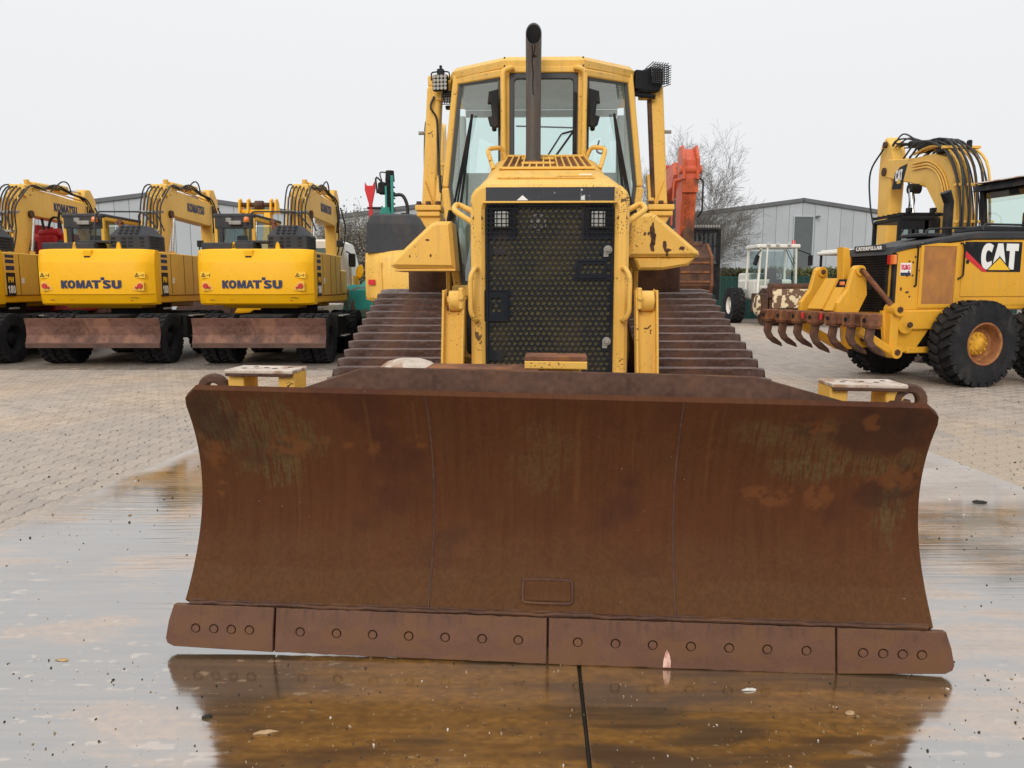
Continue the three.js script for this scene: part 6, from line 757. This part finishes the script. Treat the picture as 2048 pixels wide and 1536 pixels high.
{ // teal drill rig: upright feed with red fork, bucket low in front
  const t = thing('teal_excavator', 'teal excavator with upright hosed arm and low muddy bucket by the bare shrub', 'excavator', [-3.35, 0, -21.5], 0); t.scale.setScalar(0.94);
  tracks(t, 0.8, 0.45, 2.8, 0.75); part('body', [bx(1.6, 0.9, 2.0, 0.2, 1.35, -0.2, 0.1), bx(0.8, 1.0, 1.0, 0.4, 2.2, -0.3, 0.1)], M.teal, t);
  part('upright_arm', ex('z', [[-0.35, 1.6], [0.25, 1.6], [0.15, 3.4], [-0.02, 4.0], [-0.25, 4.0], [-0.4, 3.3]], 0.3, 0.4, 0.02), M.teal, t);
  part('feed_mast', [bx(0.2, 1.1, 0.22, -0.02, 4.3, 0.4, 0.03), cy([0, 4.75, 0.4], [0, 5.05, 0.4], 0.14, 0.12, 14), bx(0.25, 0.35, 0.25, -0.22, 4.55, 0.4, 0.06), ...[0, 1, 2, 3, 4].map(i => bx(0.26, 0.03, 0.26, 0, 3.95 + i * 0.16, 0.4))], M.chassis, t); part('mast_rail', [bx(0.08, 1.2, 0.06, 0.08, 4.3, 0.54, 0.01), bx(0.06, 0.9, 0.06, -0.1, 4.15, 0.54, 0.01)], M.teal, t);
  part('hydraulic_hose', [tb([[0.1, 4.35, 0.45], [0.35, 4.35, 0.45], [0.5, 4.05, 0.45], [0.48, 3.5, 0.45]], 0.05, 8), tb([[-0.2, 4.7, 0.5], [-0.38, 4.85, 0.5], [-0.36, 4.4, 0.5]], 0.03, 6), tb([[-0.1, 5.0, 0.4], [-0.28, 5.0, 0.4], [-0.22, 4.7, 0.4]], 0.02, 6)], M.hose, t);
  part('red_fork', [ex('z', [[-0.72, 4.72], [-0.66, 4.62], [-0.5, 4.62], [-0.44, 4.74], [-0.42, 4.55], [-0.52, 4.1], [-0.5, 2.9], [-0.62, 2.9], [-0.62, 4.1], [-0.73, 4.5]], 0.08, 0.45, 0.01)], M.scarlet, t); part('fork_clip', [bx(0.45, 0.07, 0.08, -0.45, 3.98, 0.45, 0.02)], M.chassis, t);
  const bk = part('bucket', ex('x', [[1.6, 0.4], [2.6, 0.35], [2.75, 0.9], [2.5, 1.6], [2.0, 1.75], [2.35, 1.4], [2.55, 0.9], [2.4, 0.5], [1.6, 0.5]], 1.2, -0.35, 0.02), M.tealMud, t); part('bucket_linkage', [beam([-0.6, 1.5, 2.3], [-0.3, 1.95, 1.6], 0.2, 0.2), beam([-0.2, 1.0, 2.72], [-0.1, 1.75, 2.3], 0.12, 0.12), cy([-0.7, 1.55, 2.3], [-0.2, 1.55, 2.3], 0.1), beam([-0.1, 1.8, 1.6], [0, 2.0, 0.4], 0.25, 0.3)], M.teal, bk);
}
{ // white single-drum roller
  const t = thing('road_roller', 'white single-drum roller with paint-worn drum frame in front of green fence', 'roller', [11.6, 0, -33.2], 2);
  const tg = tyreGeo(0.8, 0.55, 0.4, 20, 0.04), rg = rimGeo(0.4, 0.55, 0.3); for (const s of [-1, 1]) wheel(t, [s * 0.95 - 0.5, 0.79, -1.2], tg, rg, M.rubber, M.white, s < 0);
  part('drum', cy([-1.05, 0.78, 1.3], [1.35, 0.78, 1.3], 0.78, 0.78, 40), M.darkRust, t); part('drum_frame', [bx(2.6, 0.5, 0.16, 0.15, 1.4, 2.05, 0.06), bx(0.14, 0.8, 1.7, -1.2, 0.95, 1.3, 0.05), bx(0.14, 0.8, 1.7, 1.5, 0.95, 1.3, 0.05), cy([-1.1, 1.62, 2.0], [1.4, 1.62, 2.0], 0.14, 0.14, 16)], M.darkRust, t);
  part('frame_plate', [bx(2.35, 0.75, 0.03, 0.2, 1.15, 2.14, 0.01), ...Array.from({ length: 24 }, (_, i) => bx(0.05, 0.05, 0.03, -0.9 + i * 0.095, 0.77, 2.14))], M.peeling, t); part('drum_hub', [mv(lathe([[0, 0.1], [0.35, 0.08], [0.45, 0]], 22), [0, 0, 0], [0, 0, 90]).translate(-1.28, 0.85, 1.3)], M.peeling, t);
  part('body', [bx(1.7, 0.9, 2.2, -0.1, 1.5, -1.2, 0.1), bx(1.5, 0.5, 1.6, -0.1, 2.0, -1.8, 0.1)], M.white, t);
  const cab = part('cab', [...[[-0.95, 0.35], [0.72, 0.35], [-1.05, -0.9], [0.72, -0.9]].map(([x, z], i) => beam([x, 1.5, z], [x * 0.92 + (i % 2 ? 0 : 0.0), 3.3, z], 0.09, 0.09, 0.02)), beam([-0.66, 1.5, 0.42], [-0.62, 3.3, 0.42], 0.07, 0.07), bx(1.9, 0.16, 1.5, -0.13, 3.36, -0.28, 0.05), bx(1.6, 0.1, 0.06, -0.1, 1.62, 0.4, 0.02), beam([-1.1, 1.2, 0.7], [-0.95, 2.2, 0.4], 0.08, 0.1)], M.white, t);
  part('cab_window', poly3([[-0.6, 1.68, 0.4], [0.68, 1.68, 0.4], [0.65, 3.25, 0.4], [-0.58, 3.25, 0.4]]), M.glass, cab); part('cab_window', poly3([[-0.92, 1.68, 0.33], [-0.68, 1.68, 0.4], [-0.66, 3.25, 0.4], [-0.88, 3.25, 0.33]]), M.glass, cab); part('cab_window', poly3([[-0.9, 1.9, -0.9], [0.7, 1.9, -0.9], [0.7, 3.2, -0.9], [-0.9, 3.2, -0.9]]), M.smokeGlass, cab);
  part('seat', [bx(0.55, 0.7, 0.2, -0.1, 2.1, -0.5, 0.08), new THREE.TorusGeometry(0.22, 0.025, 6, 20).rotateX(-0.9).translate(-0.1, 2.15, 0.05), bx(0.5, 0.4, 0.3, -0.1, 1.75, 0.15, 0.05)], M.black, cab); part('mirror', [bx(0.2, 0.45, 0.1, -1.15, 2.75, 0.6, 0.04, [0, 20, -20]), bx(0.2, 0.45, 0.1, 1.2, 2.75, 0.6, 0.04), cy([0.7, 3.2, 0.45], [1.2, 3.0, 0.6], 0.025), cy([-0.9, 3.2, 0.45], [-1.15, 2.95, 0.6], 0.025)], M.black, cab); part('beacon', cy([0.6, 3.44, 0.2], [0.6, 3.62, 0.2], 0.09, 0.06, 14), M.redLens, cab); part('work_lamp', [[-0.6], [-0.2], [0.3]].map(([x]) => bx(0.16, 0.14, 0.1, x, 3.42, 0.5, 0.03)), M.lens, cab); part('wiper', [beam([0.2, 3.2, 0.43], [0.55, 2.5, 0.43], 0.03, 0.02), beam([0.3, 3.2, 0.43], [0.62, 2.6, 0.43], 0.02, 0.02)], M.black, cab);
}
{ // small tractor with white sun canopy
  const t = thing('canopy_tractor', 'small tractor with white canopy behind the grader ripper', 'tractor', [13.7, 0, -31], 15);
  const tg = tyreGeo(0.55, 0.35, 0.27, 16, 0.05), rg = rimGeo(0.27, 0.35, 0.3); for (const z of [0.9, -0.9]) for (const s of [-1, 1]) wheel(t, [s * 0.7, 0.54, z], tg, rg, M.rubber, M.red, s < 0);
  part('body', [bx(0.9, 0.6, 2.4, 0, 1.0, 0, 0.1), bx(0.8, 0.5, 0.9, 0, 1.4, 0.9, 0.1)], M.red, t); part('canopy', [bx(1.5, 0.14, 1.6, 0, 2.98, -0.2, 0.06), bx(1.3, 0.1, 1.4, 0, 3.07, -0.2, 0.05)], M.white, t); part('canopy_post', [[-0.62, 0.45], [0.62, 0.45], [-0.62, -0.85], [0.62, -0.85]].map(([x, z]) => beam([x, 1.2, z], [x, 2.92, z], 0.08, 0.08)), M.black, t); part('seat', [bx(0.5, 0.6, 0.14, 0, 1.75, -0.6, 0.05), bx(0.5, 0.14, 0.5, 0, 1.45, -0.4, 0.05)], M.black, t); part('steering_wheel', [new THREE.TorusGeometry(0.2, 0.02, 6, 18).rotateX(-0.8).translate(0, 1.95, 0.1), cy([0, 1.4, 0.35], [0, 1.93, 0.1], 0.03)], M.black, t); part('side_lamp', [bx(0.2, 0.15, 0.1, -0.6, 1.75, 0.5, 0.03), bx(0.16, 0.2, 0.1, -0.35, 1.6, 0.7, 0.03)], M.amberLens, t);
}
{ // dark green corrugated fence and the hedge above it
  const t = thing('green_fence', 'dark green corrugated steel fence beside the white roller', 'fence', [13.2, 0, -38.5], 0), m = grimy([0.022, 0.062, 0.055], { seed: 601, amp: 0.4, da: 0.2, dirt: [0.06, 0.07, 0.06], rough: 0.5, size: 3 });
  for (let i = 0; i < 14; i++) { const o = []; for (let k = 0; k < 4; k++) { const x = -4.2 + i * 1.2 + k * 0.3; o.push(ex('y', [[x, 0], [x + 0.05, 0.06], [x + 0.15, 0.06], [x + 0.2, 0], [x + 0.298, 0], [x + 0.298, -0.03], [x, -0.03]], 2.1, 1.06)); } part('fence_panel', o, m, t); }
  part('fence_post', Array.from({ length: 8 }, (_, i) => bx(0.1, 2.1, 0.1, -4.2 + i * 2.4, 1.05, -0.1)), m, t); part('fence_rail', bx(16.8, 0.08, 0.1, 4.2, 2.12, -0.02), m, t);
}

// ---------------------------------------------------------------- bare trees, shrub, hedge
function bareTree(name, label, p, seed, { h = 8.5, r = 0.13, levels = 6, spread = 0.55, first = 0.18, kids = 3, col = [0.12, 0.1, 0.085], buds = 0, twig = 0.011, stems = 1, up = 0.35 } = {}) {
  const t = thing(name, label, name === 'bare_shrub' ? 'shrub' : 'tree', p), rnd = rng(seed), trunk = { p: [], n: [], u: [] }, limbs = { p: [], n: [], u: [] }, tips = [], m = grimy(col, { seed, amp: 0.6, size: 1, rough: 0.9, da: 0.2, dirt: [0.16, 0.16, 0.13] });
  const seg = (a, b, r0, r1, out, n) => { // a tapered length of bark written straight into the lists
    const d = b.clone().sub(a).normalize(), s = (Math.abs(d.y) < 0.9 ? V(0, 1, 0) : V(1, 0, 0)).cross(d).normalize(), w = d.clone().cross(s);
    for (let k = 0; k < n; k++) { const t0 = k / n * 6.2832, t1 = (k + 1) / n * 6.2832, e = [t0, t1].map(t => [s.x * Math.cos(t) + w.x * Math.sin(t), s.y * Math.cos(t) + w.y * Math.sin(t), s.z * Math.cos(t) + w.z * Math.sin(t)]);
      for (const [q, r, m] of [[a, r0, 0], [a, r0, 1], [b, r1, 1], [a, r0, 0], [b, r1, 1], [b, r1, 0]]) { out.p.push(q.x + e[m][0] * r, q.y + e[m][1] * r, q.z + e[m][2] * r); out.n.push(...e[m]); out.u.push(m * 0.1, q.y); } } };
  const geo = o => { const g = new THREE.BufferGeometry(); g.setAttribute('position', new THREE.Float32BufferAttribute(o.p, 3)); g.setAttribute('normal', new THREE.Float32BufferAttribute(o.n, 3)); g.setAttribute('uv', new THREE.Float32BufferAttribute(o.u, 2)); g.userData.done = true; return g; };
  function grow(a, dir, L, rad, lv) {
    let q = a.clone(), d = dir.clone(), n = lv === 0 ? 5 : 3, step = L / n; const nodes = [];
    for (let i = 0; i < n; i++) { d.add(V(rnd() - 0.5, (rnd() - 0.5) * 0.6 + up * 0.25, rnd() - 0.5).multiplyScalar(0.22 + 0.05 * lv)).normalize(); const e = q.clone().addScaledVector(d, step), r0 = mix(rad, rad * 0.62, i / n), r1 = mix(rad, rad * 0.62, (i + 1) / n); seg(q, e, Math.max(twig * 0.7, r0), Math.max(twig * 0.55, r1), lv < 1 ? trunk : limbs, lv < 2 ? 8 : lv < 4 ? 4 : 3); q = e; nodes.push([q.clone(), d.clone(), r1, (i + 1) / n]); }
    if (lv >= levels) { tips.push(q); return; }
    for (const [b, bd, br, f] of nodes) { if (lv === 0 && f < first) continue; const k = lv === 0 ? kids : f > 0.99 ? 2 : (rnd() < 0.75 ? 1 : 2); for (let i = 0; i < k; i++) { const ax = V(rnd() - 0.5, rnd() - 0.5, rnd() - 0.5).cross(bd).normalize(), nd = bd.clone().applyAxisAngle(ax, spread * (0.6 + 0.8 * rnd())).add(V(0, up * 0.4, 0)).normalize(); grow(b, nd, L * (lv === 0 ? 0.55 : 0.68) * (0.75 + 0.5 * rnd()), br * (f > 0.99 && i === 0 ? 0.85 : 0.6), lv + 1); } }
  }
  for (let s = 0; s < stems; s++) { const a = s / stems * 6.28; grow(V(stems > 1 ? Math.cos(a) * 0.3 : 0, 0, stems > 1 ? Math.sin(a) * 0.3 : 0), V(stems > 1 ? Math.cos(a) * 0.25 : 0, 1, stems > 1 ? Math.sin(a) * 0.25 : 0).normalize(), h * 0.5, r, 0); }
  part('trunk', geo(trunk), m, t); part('crown', geo(limbs), m, t);
  if (buds) { const g = []; for (const q of tips) for (let k = 0; k < buds; k++) { const o = new THREE.IcosahedronGeometry(0.015 + 0.03 * rnd(), 0).translate(q.x + (rnd() - 0.5) * 0.4, q.y + (rnd() - 0.5) * 0.4, q.z + (rnd() - 0.5) * 0.4); g.push(o); } const c = part('catkins', g, grimy([0.22, 0.21, 0.175], { seed: seed + 1, amp: 0.6, rough: 0.9 }), t); c.userData.kind = 'stuff'; }
  return t;
}
bareTree('bare_tree', 'leafless tree spreading in front of the warehouse behind the orange excavator', [9.7, 0, -43], 9, { h: 7.4, levels: 6, kids: 3, spread: 0.62, twig: 0.0075, r: 0.1, up: 0.3, col: [0.17, 0.155, 0.14] });
bareTree('bare_shrub', 'dense grey leafless shrub with pale catkins beside the end wheeled excavator', [-7.4, 0, -35], 21, { h: 3.9, levels: 4, kids: 3, stems: 8, spread: 0.5, r: 0.05, twig: 0.012, buds: 2, col: [0.2, 0.185, 0.16], first: 0 });
{ // clipped evergreen hedge: leaf-sized faces through its volume
  const t = thing('evergreen_hedge', 'clipped olive-green hedge along the warehouse behind the green fence', 'hedge', [18, 0, -47], 0), r = rng(88), N = 26000, core = [];
  part('stems', Array.from({ length: 40 }, (_, i) => cy([-9 + i * 0.46, 0, 0.2 * (r() - 0.5)], [-9 + i * 0.46 + 0.2 * (r() - 0.5), 2.0, 0.3 * (r() - 0.5)], 0.03, 0.012, 5)), M.darkRust, t);
  const leaf = finish(new THREE.PlaneGeometry(0.17, 0.075).translate(0.08, 0, 0)), im = new THREE.InstancedMesh(leaf, mat({ roughness: 0.6 }), N), m4 = new THREE.Matrix4(), c = new THREE.Color(), qn = new THREE.Quaternion();
  for (let i = 0; i < N; i++) { const x = -9 + 18 * r(), hh = 2.55 + 0.3 * fbm(x / 20 + 0.5, 0.3, 24, 3, 3, 5), y = hh * Math.pow(r(), 0.55), z = (r() - 0.5) * 1.3; qn.setFromEuler(new THREE.Euler(r() * 6.3, r() * 6.3, r() * 6.3)); m4.compose(V(x, y, z), qn, V(1, 1, 1).multiplyScalar(0.7 + 0.8 * r())); im.setMatrixAt(i, m4); const k = 0.6 + 0.8 * r(); c.setRGB(0.115 * k, 0.125 * k, 0.045 * k); im.setColorAt(i, c); }
  im.name = 'foliage'; im.userData.kind = 'stuff'; im.castShadow = im.receiveShadow = true; t.add(im);
}

// ---------------------------------------------------------------- small litter on the slab and the pavers
{
  const r = rng(404), wood = grimy([0.42, 0.28, 0.15], { seed: 701, amp: 0.6, size: 0.2, rough: 0.8 }), mud = mat({ rgb: [0.02, 0.016, 0.012], roughness: 0.8 }), pale = mat({ rgb: [0.55, 0.55, 0.5], roughness: 0.6 });
  const chip = (s, a, b, h) => { const q = rng(s), ring = (k, y) => Array.from({ length: 9 }, (_, i) => { const t = -i / 9 * 6.283, f = 0.7 + 0.5 * q(); return V(Math.cos(t) * a * f * k, y + (q() - 0.5) * h * 0.3, Math.sin(t) * b * f * k); }); return loft([ring(1, 0), ring(0.9, h * 0.6), ring(0.5, h)], true, 0.3); };
  const put = (name, label, x, d, a, b, h, m, turn) => { const o = mesh(numbered(name), chip(Math.round(x * 100 + d * 1000) + 50000, a, b, h), m, scene); o.position.set(x, 0.0015, -d); o.rotation.y = R(turn); tag(o, label, name.replace('_', ' '), name.replace('_', ' ') + 's lying on the wet slab'); };
  put('mud_clod', 'black clod of mud on the wet slab beside the blade reflection', -1.11, 2.555, 0.02, 0.008, 0.01, mud, 20);
  put('mud_clod', 'black mud clod lying behind the dropped end of the blade', 3.4, 5.3, 0.05, 0.02, 0.02, mud, -10);
  put('wood_chip', 'square pale wood chip on the wet slab below the blade', 1.24, 2.58, 0.022, 0.014, 0.005, wood, 30);
  put('wood_chip', 'curled brown wood chip in the blade reflection', -0.87, 2.46, 0.045, 0.012, 0.006, wood, 12);
  put('wood_chip', 'pale wood flake on the wet slab beside the blade end', -1.89, 2.98, 0.03, 0.012, 0.004, wood, -5);
  put('foil_scrap', 'crumpled silvery foil scrap on the wet slab under the blade edge', 0.92, 2.74, 0.03, 0.006, 0.008, pale, 4);
  // grit nobody could count
  const N = 2600, g = finish(new THREE.IcosahedronGeometry(1, 0)), im = new THREE.InstancedMesh(g, mat({ roughness: 0.8 }), N), m4 = new THREE.Matrix4(), qn = new THREE.Quaternion(), c = new THREE.Color();
  for (let i = 0; i < N; i++) { let x, d; const band = r(); if (band < 0.75) { d = 2.0 + 5.5 * Math.pow(r(), 1.4); x = mix(slabL(d), slabR(d), r()); if (fbm(x / 20 + 0.5, d / 20, 30, 30, 3, 77) < 0.5 && r() < 0.8) { d = 2.2 + 0.8 * r(); } } else { d = 5 + 7 * r(); x = r() < 0.5 ? slabL(d) - 3.2 * r() : slabR(d) + 3.2 * r(); }
    const s = (0.0012 + 0.0035 * Math.pow(r(), 3)) * (d > 4.5 ? 1.8 : 1); qn.setFromEuler(new THREE.Euler(r() * 6, r() * 6, r() * 6)); m4.compose(V(x, s * 0.4, -d), qn, V(s * (1 + r()), s * 0.7, s)); im.setMatrixAt(i, m4); const k = r(); k < 0.6 ? c.setRGB(0.03, 0.024, 0.018) : k < 0.9 ? c.setRGB(0.3, 0.22, 0.13) : c.setRGB(0.6, 0.56, 0.5); im.setColorAt(i, c); }
  im.name = 'loose_grit'; tag(im, 'loose grit and crumbs of dirt scattered over slab and pavers', 'grit', null, 'stuff'); im.castShadow = im.receiveShadow = true; scene.add(im);
}

renderer.render(scene, camera);
